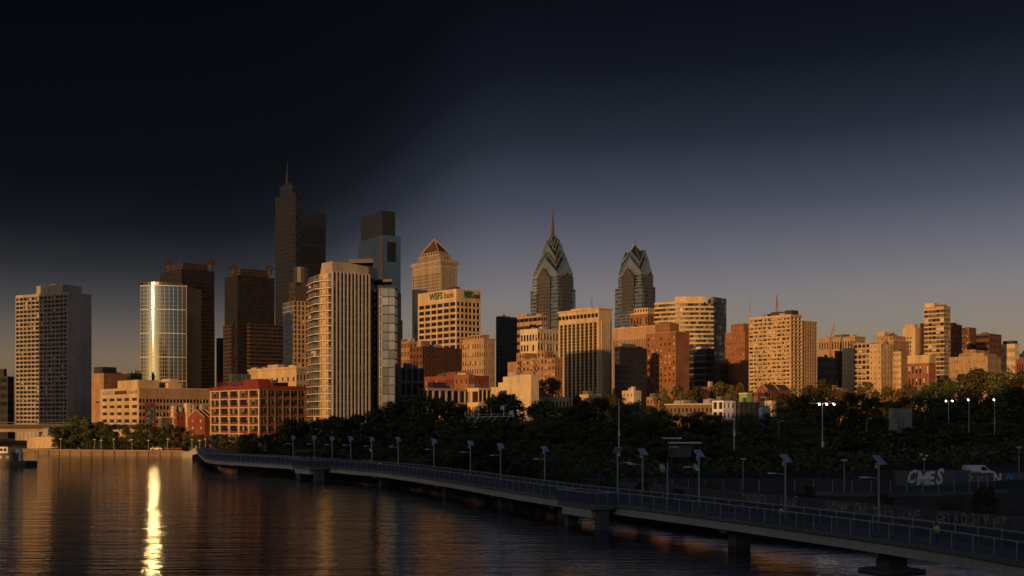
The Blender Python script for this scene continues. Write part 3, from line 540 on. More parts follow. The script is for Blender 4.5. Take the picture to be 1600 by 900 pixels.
for (b0, b1, y) in ((0, .36, 585), (.36, .68, 587), (.68, .8, 596), (.8, 1, 603)): B.block(0, 1, b0, b1 - .0005, B.zb, B.z(y))
B.pbox(.2, .6, .4, .6, B.z(587), B.z(580), 'concrete'); B.done()
B = simple('low_cream_row', 'low cream commercial row with windows half hidden by trees', 806, 873, 890, 620, 560, 'cream', S(nc=11, nr=2, fw=.6, fh=.5, bl=.2, mt=.5), S(nc=3, nr=2, fw=.6, fh=.6, mt=.5), cl=3); B.done()
# ---- hotel group
simple('dark_tower', 'black glass tower left of the tan striped office', 775, 779, 808, 494, 1090, 'dark_panel', S(nc=3, nr=26, fw=.9, fh=.6), S(nc=9, nr=26, fw=.9, fh=.6, dep=.2), cl=2).done()
simple('tan_office', 'tan striped office behind the white gridded block', 799, 846, 856, 492, 1130, 'tan', S(nc=7, nr=14, fw=.95, fh=.45), S(nc=3, nr=14, fw=.8, fh=.45), pent=[(.1, .5, .5, .8, 487, None)]).done()
simple('white_grid_block', 'white gridded block with bright windows in front of the tan office', 813, 840, 873, 513, 900, 'cream_pale', S(nc=6, nr=9, fw=.62, fh=.62, bl=.35, mt=3), S(nc=7, nr=9, fw=.65, fh=.65, bl=.4, mt=2), rot=4).done()
B = Bld('brown_hotel', 'broad brown brick hotel with fire escapes on its front below the spired tower', 787, 867, 898, 720, 'tan_brick'); st = S(fw=.42, fh=.5, dep=.3, bl=.3)
B.block(0, 1, 0, .62, B.zb, B.z(559), dict(st, nc=9, nr=10), dict(st, nc=7, nr=10)); B.block(.1, 1, .62, .78, B.zb, B.z(548), dict(st, nc=3, nr=11), dict(st, nc=7, nr=11)); B.block(.2, 1, .78, 1, B.zb, B.z(561), S(nc=1, nr=1, fw=.02, fh=.02), dict(st, nc=7, nr=10))
B.block(.15, .6, .25, .4, B.z(559), B.z(547), dict(st, nc=2, nr=1), dict(st, nc=3, nr=1)); B.clutter(B.z(559), 4, 3, 8, b=(.05, .5)); B.done()
for b_ in (.36, .70):
    m = MB(); zt = B.z(562)
    for k in range(11):
        z = zt - k * 3.4; p0 = Vector(B.p(0 if b_ < .6 else .1, b_)) + Vector((-.766, -.643)) * .7; d = Vector((.643, -.766)) * 1.6
        m.bar((*(p0 - d), z), (*(p0 + d), z), 1.2, 'metal_dark', .15); m.bar((*(p0 - d), z), (*(p0 + d), z - 3.4), .5, 'metal_dark', .15); m.bar((*(p0 - d), z + 1), (*(p0 + d), z + 1), .08, 'metal_dark')
    part(m, 'fire_escape', B.root)
# ---- spired chevron towers
def cross_gable(mb_w, mb_r, tr, c, ur, ul, h, z0, ze, zp, wm_, rm, tm):
    cs = [c + ur * sx_ * h + ul * sy_ * h for sx_, sy_ in ((-1, -1), (1, -1), (1, 1), (-1, 1))]; top = (*c, zp)
    for i in range(4):
        a, b_ = cs[i], cs[(i + 1) % 4]; mid = (a + b_) / 2; pk = (*mid, zp)
        mb_w.poly([(*a, z0), (*b_, z0), (*b_, ze), pk, (*a, ze)], wm_)
        mb_r.poly([(*b_, ze), top, pk], rm); mb_r.poly([(*a, ze), pk, top], rm)
        o = (mid - c).normalized() * .25
        tr.bar((a.x + o.x, a.y + o.y, ze), (mid.x + o.x, mid.y + o.y, zp), 1.1, tm, 1.1); tr.bar((b_.x + o.x, b_.y + o.y, ze), (mid.x + o.x, mid.y + o.y, zp), 1.1, tm, 1.1)
def chevron_tower(label, xl, xc, xr, D, ysh, levels, wings, spire, bay, pyr=None):
    B = Bld('chevron_tower', label, xl, xc, xr, D, 'glass_blue'); zt = B.z(ysh)
    st = S(fw=.97, fh=.62, dep=.1, glass=('glass_grey', 'glass_cool', 'glass_bronze'), wall='glass_blue')
    B.block(0, 1, 0, 1, B.zb, zt, dict(st, nc=12, nr=48), dict(st, nc=12, nr=48))
    c = B.C + B.ur * B.Rw / 2 + B.ul * B.Lw / 2; s0 = (B.Rw + B.Lw) / 4; g1 = MB(); g2 = MB(); g3 = MB()
    fr, fl_ = B.Rw / 2 / s0, B.Lw / 2 / s0
    for i, (k, ye, yp) in enumerate(levels):
        cross_gable(g1, g2, g3, c, B.ur * fr, B.ul * fl_, s0 * k, zt - .01 if i == 0 else B.z(levels[i - 1][1]), B.z(ye), B.z(yp), 'glass_cool' if i % 2 else 'glass_blue', 'glass_night', 'glass_blue')
    # bronze bay rising to a gable in the middle of each lit face
    for (u, nn, hw, W) in ((B.ur, B.ul * -1, .25, B.Rw), (B.ul, B.ur * -1, .27, B.Lw)):
        other = B.Lw if W == B.Rw else B.Rw
        m0_ = c + nn * (other * bay + .6); a, b_ = m0_ - u * W * hw, m0_ + u * W * hw; ze = B.z(ysh + 4); zp = ze + W * hw * 1.1
        pts = [(*a, B.zb), (*b_, B.zb), (*b_, ze), (*m0_, zp), (*a, ze)]
        g1.poly(pts, 'bay_grey'); ctr = nn * -1.2
        for q in range(5): x0, x1 = pts[q], pts[(q + 1) % 5]; g1.poly([x1, x0, (x0[0] + ctr.x, x0[1] + ctr.y, x0[2]), (x1[0] + ctr.x, x1[1] + ctr.y, x1[2])], 'glass_night')
        nb = int((ze - B.zb) / 4.2); o = nn * .12; fin_t = 'granite_lit'
        for q in range(nb): z = B.zb + 4.2 * q + 2; g3.bar((*(a + o), z), (*(b_ + o), z), .25, 'granite_lit', 1.1)
        g3.bar((*(a + o), ze), (*(m0_ + o), zp), .8, 'granite_lit', 1.0); g3.bar((*(b_ + o), ze), (*(m0_ + o), zp), .8, 'granite_lit', 1.0)
    if pyr:
        k, y0_, y1_ = pyr; cs = [c + B.ur * fr * sx_ * s0 * k + B.ul * fl_ * sy_ * s0 * k for sx_, sy_ in ((-1, -1), (1, -1), (1, 1), (-1, 1))]
        for i in range(4): g2.poly([(*cs[i], B.z(y0_)), (*cs[(i + 1) % 4], B.z(y0_)), (*c, B.z(y1_))], 'glass_night'); g3.bar((*cs[i], B.z(y0_)), (*c, B.z(y1_)), .7, 'glass_blue')
    for (a0, a1, b0, b1, y) in wings: B.block(a0, a1, b0, b1, B.zb, B.z(y), dict(st, nc=10, nr=36), dict(st, nc=10, nr=36))
    part(g1, 'crown_wall', B.root); part(g2, 'crown_roof', B.root); part(g3, 'crown_trim', B.root, 'stuff'); m = MB(); z0 = B.z(levels[-1][2]) - 2
    if spire[1]:
        m.tube((*c, z0), (*c, z0 + (B.z(spire[0]) - z0) * .3), 2.2, 1.4, 'granite_lit'); m.tube((*c, z0), (*c, B.z(spire[0])), 1.4, .3, 'granite_lit')
        for k in range(8): z = z0 + (B.z(spire[0]) - z0) * (.2 + .07 * k); m.tube((*c, z), (*c, z + .8), 2.1 - k * .13, 2.1 - k * .13, 'granite_lit')
    else: m.tube((*c, z0), (*c, z0 + 4), 2.2, 1.2, 'granite_lit'); m.tube((*c, z0 + 4), (*c, B.z(spire[0])), .9, .2, 'granite_lit')
    part(m, 'spire', B.root); B.done()
chevron_tower('blue glass tower with stacked chevron gables and a tall needle spire', 832, 871, 896, 1450, 430, [(.96, 426, 400), (.80, 414, 389), (.62, 401, 378), (.44, 389, 369), (.26, 379, 364)], [(-.05, 1.05, -.05, 1.05, 450)], (318, 1), .56)
chevron_tower('shorter blue glass chevron tower with a blunt pointed top and no needle', 966, 1002, 1019, 1400, 428, [(.96, 424, 400), (.82, 410, 389)], [(-.12, 1.12, -.08, 1.08, 447), (-.2, .6, -.06, 1.06, 485)], (371, 0), .64, (.74, 404, 377))
# ---- cream pier office
B = Bld('pier_office', 'cream office with tall vertical piers and a blank top band, shadow across its foot', 873, 936, 956, 700, 'cream'); zt = B.z(483)
st = S(fw=.80, fh=.92, dep=.5, mt=7.5, mb=3, pier=(.5, 1.0), pt=6.5, glass=('glass_dark',))
B.block(0, 1, 0, 1, B.zb, zt, dict(st, nc=9, nr=30, mx=1), dict(st, nc=4, nr=30, mx=2.2, fw=.75)); B.cornice(0, 1, 0, 1, zt, .8, .7); B.pbox(.2, .8, .25, .75, zt, B.z(478)); B.done()
m = MB()
for k in range(11): p = Vector(B.p(0, (k + .5) / 11)) + Vector((-.766, -.643)) * .72; m.box((p.x, p.y, zt - 3.4), (1.9, .1, 2.2), 'glass_dark', math.atan2(-.766, .643))
part(m, 'top_windows', B.root, 'stuff')
m = MB(); p = B.p(.4, .3); m.tube((*p, zt), (*p, B.z(462)), .35, .12, 'metal_dark', 5)
for k in range(4): m.bar((p[0] - .8, p[1], B.z(474) + k * 1.2), (p[0] + .8, p[1], B.z(474) + k * 1.2), .1, 'metal_dark')
part(m, 'antenna', B.root)
# ---- centre right
B = simple('terraced_block', 'red and cream terraced block directly under the shorter chevron tower', 985, 1012, 1040, 490, 1000, 'brick', S(nc=6, nr=8, fw=.5, fh=.5, bl=.5), S(nc=6, nr=8, fw=.5, fh=.5, bl=.4), corn=(1, .3, 'cream'), cl=3); B.block(.1, .9, .1, .9, B.z(488), B.z(480), S(nc=5, nr=1, fw=.5), S(nc=6, nr=1, fw=.5), wall='cream'); B.done()
simple('flat_tan_block', 'wide tan block with a blank top band over thin vertical fins', 957, 1024, 1034, 510, 850, 'tan', S(nc=26, nr=1, fw=.45, fh=.9, dep=.6, mt=6, mb=18), S(nc=5, nr=12, fw=.4, fh=.5, mt=6), corn=(.8, .6, 'cream'), cl=3).done()
simple('black_block', 'black shaded block with setback top in front of the flat tan block', 960, 968, 1011, 541, 690, 'dark_panel', S(nc=4, nr=14, fw=.5, fh=.5), S(nc=11, nr=14, fw=.35, fh=.45, bl=.06), rot=12, pent=[(.1, .6, .1, .7, 536, 'grey_panel')]).done()  # near-black walls: the shadow over this block is put into the colour
B = simple('brick_hotel', 'orange brown brick hotel with arched top windows in the middle right', 1010, 1056, 1077, 519, 720, 'brick', S(nc=7, nr=15, fw=.32, fh=.45, bl=.55, mt=1.5, dep=.25), S(nc=6, nr=15, fw=.32, fh=.45, bl=.35, mt=1.5), corn=(.5, .5, 'tan'), cl=2); B.block(.2, .9, .3, .8, B.z(518), B.z(503), S(nc=3, nr=2, fw=.2, fh=.3), S(nc=4, nr=2, fw=.3, fh=.4)); B.done()
# curved cream tower
D0 = 940.; cu = pt(1078, D0 + 46); Rr = 46.; a0, a1 = R(-46), R(15); seg = 24; arc = lambda a, o=0.: (cu.x + (Rr + o) * math.sin(a), cu.y - (Rr + o) * math.cos(a)); ang = [a0 + (a1 - a0) * i / seg for i in range(seg + 1)]
root = thing('curved_tower', 'cream tower with curved balcony bands on the left and glass on the right', 'building', (cu.x, cu.y - 30, 9)); zt = H - (474 - HY) / F * D0; zb = 8; nr_ = 27; fl = (zt - zb) / nr_
m = MB(); g = MB()
for j in range(nr_):
    z = zb + fl * j
    for i in range(seg):
        p, q = arc(ang[i], .9), arc(ang[i + 1], .9); m.poly([(*p, z), (*q, z), (*q, z + 1.5), (*p, z + 1.5)], 'cream'); a_, b_ = arc(ang[i]), arc(ang[i + 1]); m.poly([(*p, z + 1.5), (*q, z + 1.5), (*b_, z + 1.5), (*a_, z + 1.5)], 'cream'); m.poly([(*q, z), (*p, z), (*a_, z), (*b_, z)], 'cream')
        g.poly([(*a_, z), (*b_, z), (*b_, z + fl), (*a_, z + fl)], rnd.choice(('glass_matte', 'glass_matte', 'glass_dark', 'blind_dim')))
m.prism([arc(a, .9) for a in ang[:21]] + [(cu.x + 6, cu.y - 8), (cu.x - 30, cu.y - 8)], zt, zt + 1.6, 'cream', topm='roof_dark'); m.prism([arc(a, -5) for a in ang[8:24:2]] + [(cu.x + 8, cu.y - 20), (cu.x - 12, cu.y - 20)], zt + 1.5, H - (462 - HY) / F * D0, 'cream', topm='roof_dark')
p0, p1, p2 = Vector(arc(a1)), pt(1116, 945), pt(1135, 960); Bq = Q(); Bq.wall, Bq.glass, Bq.trim, Bq.wallm = m, g, MB(), 'tan'; zr = H - (463 - HY) / F * D0
facade(Bq, tuple(p0), tuple(p1 - p0), (p1 - p0).length, zb, zr, S(nc=3, nr=24, fw=.35, fh=.4)); facade(Bq, tuple(p1), tuple(p2 - p1), (p2 - p1).length, zb, zr, S(nc=5, nr=24, fw=.92, fh=.8, dep=.15, wall='metal_dark', glass=('glass_grey', 'glass_night', 'glass_matte', 'glass_mid')))
m.prism([tuple(p2), tuple(p2 + Vector((2, 30))), (cu.x - 26, cu.y + 4), arc(a0)], zb, zt - .1, 'tan', topm='roof_dark'); m.poly([(*p0, zr), (*p1, zr), (*p2, zr), (p2.x, p2.y + 25, zr), (p0.x, p0.y + 25, zr)], 'roof_dark'); m.poly([(p0.x, p0.y + 25, zb), (p0.x, p0.y, zb), (p0.x, p0.y, zr), (p0.x, p0.y + 25, zr)], 'tan')
part(m, 'wall', root); part(g, 'glazing', root, 'stuff'); part(Bq.trim, 'facade_trim', root, 'stuff')
simple('banded_block', 'dark block with white floor bands below the curved cream tower', 1075, 1103, 1116, 545, 800, 'dark_panel', S(nc=1, nr=12, fw=.96, fh=.6, dep=.2, band=(.3, .5), trim='grey_panel'), S(nc=1, nr=12, fw=.9, fh=.6), pent=[(.1, .5, .1, .6, 541, 'white_panel')], cl=2).done()
simple('low_black_block', 'low black block between banded block and brick tower', 1110, 1116, 1138, 562, 860, 'dark_panel', S(nc=3, nr=8, fw=.5, fh=.5), S(nc=5, nr=8, fw=.4, fh=.5), cl=2, rot=10).done()
B = simple('brick_tower', 'plain orange brick tower with dotted windows left of the big gridded slab', 1133, 1164, 1174, 518, 870, 'brick', S(nc=7, nr=16, fw=.24, fh=.36, bl=.6, mt=2), S(nc=3, nr=16, fw=.3, fh=.4, bl=.4), cl=2); B.block(.1, .9, .1, .75, B.z(518) - .01, B.z(505), S(nc=4, nr=2, fw=.2, fh=.3), S(nc=3, nr=2, fw=.2, fh=.3)); B.done()
# gridded slab with rooftop masts
B = Bld('gridded_slab', 'big cream gridded apartment slab carrying two radio masts, right of centre', 1170, 1236, 1278, 760, 'cream'); st = S(fw=.88, fh=.64, dep=.9, bl=.45, mt=1.2, blm=('blind', 'blind_dim', 'tan', 'cream_pale'), glass=('glass_dark', 'glass_mid', 'glass_dark'))
B.block(0, .42, 0, 1, B.zb, B.z(491), dict(st, nc=9, nr=27, sub=3, bl=.72, fh=.56, band=(.25, .3)), dict(st, nc=3, nr=27, dep=1.4, fw=.8)); B.block(.46, 1, .02, 1, B.zb, B.z(499), dict(st, nc=9, nr=26), dict(st, nc=6, nr=26, dep=1.2, wall='tan', fw=.7)); B.pbox(.42, .46, .1, 1, B.zb, B.z(500), 'brick_dark')
for (a0, a1, b0, b1, y, mm) in ((.05, .35, .28, .5, 485, 'roof_dark'), (.08, .3, .02, .2, 484, 'granite_lit'), (.1, .38, .55, .62, 487, 'granite_brown')): B.pbox(a0, a1, b0, b1, B.z(491) - .01, B.z(y), mm)
B.clutter(B.z(491), 5, 3, 12, a=(.02, .35)); B.done()
for (a, b_, y, lat) in ((.02, .985, 455, 0), (.2, .46, 457, 1)):
    m = MB(); p = B.p(a, b_); z0, z1 = B.z(492), B.z(y)
    if lat:
        for (dx, dy) in ((-1, -1), (1, -1), (0, 1.2)): m.bar((p[0] + dx, p[1] + dy, z0), (p[0] + dx * .2, p[1] + dy * .2, z1), .22, 'crane')
        for k in range(12): z = z0 + (z1 - z0) * k / 12; f_ = 1 - .8 * k / 12; m.bar((p[0] - f_, p[1] - f_, z), (p[0] + f_, p[1] - f_, z + 1.2), .14, 'crane'); m.bar((p[0] + f_, p[1] - f_, z), (p[0], p[1] + 1.2 * f_, z + 1.2), .14, 'crane')
    else: m.tube((*p, z0), (*p, z1), .3, .1, 'crane', 6)
    part(m, 'radio_mast', B.root)
# ---- right hand side
simple('plain_black_block', 'black windowless-looking block right of the gridded slab', 1277, 1282, 1316, 557, 900, 'dark_panel', S(nc=3, nr=9, fw=.4, fh=.4), S(nc=8, nr=9, fw=.4, fh=.4), rot=14, cl=2).done()
simple('maroon_block', 'narrow maroon brick block left of the balconied cream apartments', 1304, 1309, 1320, 548, 890, 'brick_dark', S(nc=2, nr=10, fw=.4, fh=.4), S(nc=3, nr=10, fw=.4, fh=.4), rot=5, cl=0).done()
simple('arcaded_block', 'tan block with a row of arched openings beneath the red crane', 1279, 1336, 1352, 527, 1100, 'tan', S(nc=14, nr=6, fw=.45, fh=.5), S(nc=4, nr=6, fw=.4, fh=.5), corn=(1, .5), cl=6, pent=[(.1, .6, .3, .6, 521, 'concrete_dark')]).done()
B = Bld('tower_crane', 'red lattice crane jib leaning above the tan arcaded roof', 1296, 1298, 1300, 1080, 'crane', cat='crane'); m = MB(); p = Vector((*B.p(.5, .5), B.z(528))); q = at(1304, 503, 1080)
for dx, dy in ((-.9, 0), (.9, 0), (0, 1)): m.bar(p + Vector((dx, dy, 0)), q, .35, 'crane')
for k in range(9): a = p.lerp(q, k / 9); b2 = p.lerp(q, (k + 1) / 9); f_ = .9 * (1 - k / 9); m.bar(a + Vector((-f_, 0, 0)), b2 + Vector((f_ * .9, 0, 0)), .2, 'crane')
part(m, 'jib', B.root); m = MB(); m.bar(p + Vector((0, 0, -20)), p + Vector((0, 0, .5)), 1.6, 'crane'); part(m, 'mast', B.root); m = MB(); m.bar(q, q + Vector((0, 0, -7)), .08, 'metal_dark'); m.box((q.x, q.y, q.z - 7.4), (.8, .8, .8), 'metal_dark'); part(m, 'hook', B.root)
B = Bld('balconied_apartments', 'cream apartment block with a central stack of balconies, left of the slim towers', 1316, 1377, 1396, 850, 'cream'); st = S(fw=.35, fh=.45, dep=.25, bl=.35)
B.block(0, 1, 0, .3, B.zb, B.z(537), dict(st, nc=3, nr=15, fw=.22, fh=.3), dict(st, nc=4, nr=15)); B.block(.04, 1, .3, .72, B.zb, B.z(535), S(nc=4, nr=15, fw=.86, fh=.6, dep=1.3, bl=.5, band=(.9, .5)), None); B.block(0, 1, .72, 1, B.zb, B.z(541), dict(st, nc=3, nr=15, fw=.22, fh=.3), None)
B.clutter(B.z(537), 6, 3, 15); B.done()
B = Bld('ornate_apartments', 'taller tan apartment block with setbacks and ornate parapet behind the balconied one', 1364, 1396, 1421, 900, 'tan')
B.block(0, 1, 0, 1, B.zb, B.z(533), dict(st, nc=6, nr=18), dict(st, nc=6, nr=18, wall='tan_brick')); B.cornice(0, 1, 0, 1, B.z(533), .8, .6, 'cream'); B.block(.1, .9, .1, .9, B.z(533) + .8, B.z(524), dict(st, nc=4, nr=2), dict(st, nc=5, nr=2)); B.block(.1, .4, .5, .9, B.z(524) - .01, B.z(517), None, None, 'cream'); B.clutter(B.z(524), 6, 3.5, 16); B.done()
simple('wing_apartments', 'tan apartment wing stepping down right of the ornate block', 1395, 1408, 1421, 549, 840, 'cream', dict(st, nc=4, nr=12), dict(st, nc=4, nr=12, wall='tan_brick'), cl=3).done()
B = simple('slim_cream_tower', 'slim cream tower with a rounded top left of the tall glass apartments', 1411, 1430, 1437, 511, 1100, 'cream', S(nc=4, nr=20, fw=.4, fh=.55, mt=8, skip=lambda i, j: i in (0, 3)), S(nc=3, nr=20, fw=.3, fh=.4, mt=4), cl=0); B.block(.12, .9, .12, .88, B.z(511) - .01, B.z(506), None, None); B.done()
simple('maroon_tower', 'thin maroon brick tower hugging the left side of the tall glass apartments', 1437, 1440, 1452, 505, 1000, 'brick_dark', S(nc=2, nr=20, fw=.3, fh=.4, bl=.3), S(nc=4, nr=20, fw=.4, fh=.45, bl=.3), cl=0).done()
simple('brick_and_cream_block', 'brick block with a cream top storey at the foot of the glass apartments', 1418, 1452, 1462, 567, 800, 'brick', S(nc=6, nr=5, fw=.45, fh=.6, bl=.7, mt=.4), S(nc=3, nr=5, fw=.4, fh=.5), cl=0, pent=[(-.005, 1.005, -.005, 1.005, 554, 'cream')]).done()
B = Bld('glass_apartments', 'tall slim modern apartment tower with pale floor bands, highest on the right', 1444, 1475, 1485, 900, 'tan'); st = S(nr=26, fw=.9, fh=.62, dep=.25, mt=2, glass=('glass_mid', 'glass_grey', 'glass_bronze', 'glass_dark'), band=(.35, .8), trim='cream')
B.block(0, 1, 0, 1, B.zb, B.z(478), dict(st, nc=5, bl=.3), dict(st, nc=3, bl=.2, fw=.8)); B.block(.05, .8, .5, 1, B.z(478) - .01, B.z(472), None, None, 'cream'); B.block(.1, .8, .1, .5, B.z(478) - .01, B.z(475), S(nc=3, nr=1, fw=.8, fh=.6), None); B.done()
st = S(fw=.35, fh=.42, dep=.25, bl=.35)
simple('red_brick_tower', 'red brick tower with two bays just right of the tall glass apartments', 1482, 1494, 1503, 507, 980, 'brick_red', dict(st, nc=4, nr=18), dict(st, nc=4, nr=18), cl=3).done()
B = simple('brown_stepped_block', 'dark red stepped block with a square head between red brick tower and long brown slab', 1500, 1516, 1530, 521, 1080, 'brick_dark', dict(st, nc=6, nr=14, fw=.5), dict(st, nc=5, nr=14), cl=0); B.block(.1, .9, .2, .9, B.z(521) - .01, B.z(511), dict(st, nc=4, nr=2), dict(st, nc=4, nr=2)); B.done()
simple('brown_slab', 'long brown banded slab at the right behind the tan hospital', 1525, 1546, 1565, 521, 1060, 'brick_dark', S(nc=8, nr=14, fw=.92, fh=.45), S(nc=8, nr=14, fw=.92, fh=.45), cl=3, rot=3).done()
B = simple('tan_hospital', 'broad low tan stone block with stepped top at the right above the trees', 1483, 1543, 1564, 556, 800, 'tan', dict(st, nc=16, nr=7, fw=.25, fh=.3, bl=.6), dict(st, nc=6, nr=7, fw=.25, fh=.3), cl=2, rot=6); B.block(.05, .95, .1, .75, B.z(556) - .01, B.z(551), dict(st, nc=10, nr=1), dict(st, nc=5, nr=1)); B.block(.1, .9, .35, .65, B.z(551) - .01, B.z(545), dict(st, nc=4, nr=1), dict(st, nc=4, nr=1)); B.done()
simple('white_block', 'white block with small square windows near the right edge', 1564, 1586, 1593, 537, 1100, 'cream_pale', S(nc=7, nr=9, fw=.4, fh=.5, mt=2), S(nc=3, nr=9, fw=.4, fh=.5), cl=2, pent=[(.1, .9, .1, .9, 532, 'dark_panel')]).done()
simple('edge_tan_block', 'small tan block cut by the right edge of the picture', 1586, 1612, 1630, 552, 1150, 'tan', S(nc=6, nr=5, fw=.4, fh=.5), S(nc=4, nr=5, fw=.4, fh=.5), cl=1, pent=[(.1, .6, .2, .6, 546, None)]).done()
simple('edge_brick_block', 'low red brick block in front of the tan one at the right edge', 1588, 1608, 1624, 561, 1000, 'brick_red', dict(st, nc=5, nr=4), dict(st, nc=4, nr=4), cl=1).done()
# ---- small roofs above the middle of the tree belt
simple('row_houses', 'long row of low pale houses with sunlit roof edges above the trees', 1040, 1114, 1130, 632, 560, 'cream', S(nc=12, nr=3, fw=.45, fh=.5, wall='tan_dim', mt=.8), S(nc=3, nr=3, fw=.4, fh=.4), corn=(.5, .4, 'cream_pale'), cl=8, cat='house').done()
simple('white_box_house', 'white flat box house with a dark opening beside the tall bare pole', 1113, 1130, 1149, 626, 520, 'paint_white', S(nc=2, nr=3, fw=.7, fh=.7, dep=.5), S(nc=3, nr=3, fw=.5, fh=.5), cl=1, cat='house').done()
simple('green_roof_hut', 'white rooftop hut with a green side above the dark house', 1155, 1167, 1175, 615, 530, 'paint_green', S(nc=1, nr=1, fw=.6, fh=.1), S(nc=1, nr=1, fw=.5, fh=.5), cl=0, corn=(.3, .2, 'paint_white'), cat='hut').done()
simple('dark_house', 'flat dark house right of the white box house', 1149, 1156, 1188, 628, 525, 'dark_panel', S(nc=2, nr=3, fw=.5, fh=.5), S(nc=4, nr=3, fw=.5, fh=.5), cl=2, cat='house').done()
simple('blue_house', 'narrow blue painted house wall among the dark trees', 1186, 1190, 1204, 637, 515, 'paint_blue', S(nc=1, nr=4, fw=.3, fh=.4), S(nc=3, nr=4, fw=.35, fh=.45, own=1), cl=0, cat='house').done()
simple('cream_house', 'cream house end wall behind the blue house', 1185, 1206, 1213, 626, 545, 'cream', S(nc=4, nr=3, fw=.3, fh=.3), S(nc=2, nr=3, fw=.3, fh=.3), cl=1, cat='house').done()
gh = [('small brown gabled house below the gridded slab', 1182, 1199, 1236, 609, 600, 600), ('red gabled hut at the end of the brown gabled house', 1179, 1184, 1192, 614, 609, 590)]
for lb, xl, xc, xr, ye, yr, D in gh: gable_house(xl, xc, xr, ye, yr, D, lb)
simple('white_shed', 'pale grey flat-roofed shed alone in the dark trees at the right', 1389, 1392, 1425, 638, 330, 'concrete', S(nc=1, nr=1, fw=.3, fh=.3), S(nc=2, nr=1, fw=.3, fh=.4, mx=3), cl=0, cat='shed').done()
simple('pink_chimney_house', 'small pale pink house with two chimneys left of the brick hotel', 972, 990, 1002, 610, 640, 'cream_pale', S(nc=3, nr=4, fw=.3, fh=.3), S(nc=3, nr=4, fw=.3, fh=.3), cl=0, pent=[(.1, .4, .1, .3, 604, None), (.5, .8, .6, .8, 606, None)], cat='house').done()
simple('chimney_brick_house', 'red brick house with a white chimney under the banded block', 1088, 1110, 1124, 604, 650, 'brick_red', S(nc=4, nr=4, fw=.3, fh=.3), S(nc=3, nr=4, fw=.3, fh=.3), cl=0, pent=[(.1, .4, .1, .25, 596, 'cream')], cat='house').done()
for i, (xl, xc, xr, y, D, wl) in enumerate(((1128, 1140, 1152, 618, 640, 'cream'), (1010, 1030, 1044, 620, 640, 'tan_brick'), (1290, 1310, 1326, 606, 760, 'tan'), (1430, 1444, 1452, 610, 620, 'cream'), (905, 925, 940, 616, 620, 'cream'))):
    simple('small_house', ['small cream house behind the white box house', 'low brown roof under the brick hotel', 'small tan house glimpsed through trees right of the gridded slab', 'small cream house glimpsed in the trees under the brick block', 'sunlit low house at the foot of the cream pier office'][i], xl, xc, xr, y, D, wl, S(nc=4, nr=3, fw=.4, fh=.4), S(nc=3, nr=3, fw=.4, fh=.4), cl=2, cat='house').done()
# ---- unseen tower row added behind the viewpoint to lay long evening shadows over the river and the park
def sun_frame(a, n_): dx, dy = -sd.x / math.hypot(sd.x, sd.y), -sd.y / math.hypot(sd.x, sd.y); return (a * dx + n_ * dy, a * dy - n_ * dx)
def back_tower(label, n0, n1, a, h, deep=30):
    root = thing('unseen_tower', label, 'building', (*sun_frame(a - deep / 2, (n0 + n1) / 2), 0), 'towers behind the viewpoint')
    P4 = [sun_frame(a, n0), sun_frame(a, n1), sun_frame(a - deep, n1), sun_frame(a - deep, n0)]
    if (P4[1][0] - P4[0][0]) * (P4[2][1] - P4[1][1]) - (P4[1][1] - P4[0][1]) * (P4[2][0] - P4[1][0]) < 0: P4.reverse()
    q = Q(); q.wall, q.glass, q.trim, q.wallm = MB(), MB(), MB(), 'concrete'
    for i in range(4):
        p, p2 = P4[i], P4[(i + 1) % 4]; W = math.dist(p, p2); facade(q, p, (p2[0] - p[0], p2[1] - p[1]), W, 0, h, S(nc=max(3, int(W / 6)), nr=int(h / 4), fw=.7, fh=.5))
    q.wall.poly([(*p, h) for p in P4], 'roof_dark'); part(q.wall, 'wall', root); part(q.glass, 'glazing', root, 'stuff')
for n0, n1, a, h, lb in ((-282, -205, -115, 74, 'nearest the river bend'), (-206, -130, -120, 79, 'second from the river bend'), (-131, -50, -118, 75, 'third from the river bend'), (-52, 30, -122, 78, 'directly behind the viewpoint'), (28, 110, -118, 76, 'fourth from the far end'), (108, 200, -124, 81, 'third from the far end'), (198, 310, -118, 79, 'second from the far end'), (308, 450, -120, 82, 'at the far end')):
    back_tower('unseen concrete tower of the shade-casting row behind the viewpoint, ' + lb, n0, n1, a, h)
back_tower('tall office tower on the left bank outside the picture shading the pale slab tower', -533, -496, 260, 101, 32)

# ------------------------------------------------------------------ river edge
def polywall(pts, z0, z1, th, m, mb_):
    for p, q in zip(pts, pts[1:]):
        d = Vector((q[0] - p[0], q[1] - p[1])).normalized(); nn = Vector((-d.y, d.x)) * th
        mb_.prism([p, q, (q[0] + nn.x, q[1] + nn.y), (p[0] + nn.x, p[1] + nn.y)], z0, z1, m)
mb = MB(); qp = [(-173.5, 431), (-150, 422.6), (-130, 416.6), (-114, 411.5)]; polywall(qp, -1, 1.9, 2.4, 'quay', mb)
for p, q in zip(qp, qp[1:]): mb.bar((p[0], p[1] - .25, 2.0), (q[0], q[1] - .25, 2.0), .7, 'tan', .25)
for k in range(14):
    f = k / 13; x = -172.5 + 58 * f; y = lerp([p[0] for p in qp], [p[1] for p in qp], x); mb.box((x, y - .12, .4), (.5, .5, 2.6), 'quay')
single('quay_wall', mb, 'sunlit stone quay wall along the far left bank', 'quay', (-143, 420, 0))
mb = MB(); mb.prism([(-113.8, 408), (-107, 405), (-105, 411), (-113, 413)], -1, 1.9, 'concrete'); mb.prism([(-112, 409.3), (-107.2, 406.5), (-105.4, 411), (-111, 412)], 1.9, 3.3, 'concrete', top=[(-109.5, 409.3), (-107.2, 407), (-105.6, 411), (-109, 412)])
single('concrete_abutment', mb, 'pale concrete abutment block where quay meets boardwalk', 'abutment', (-110, 409, 0))
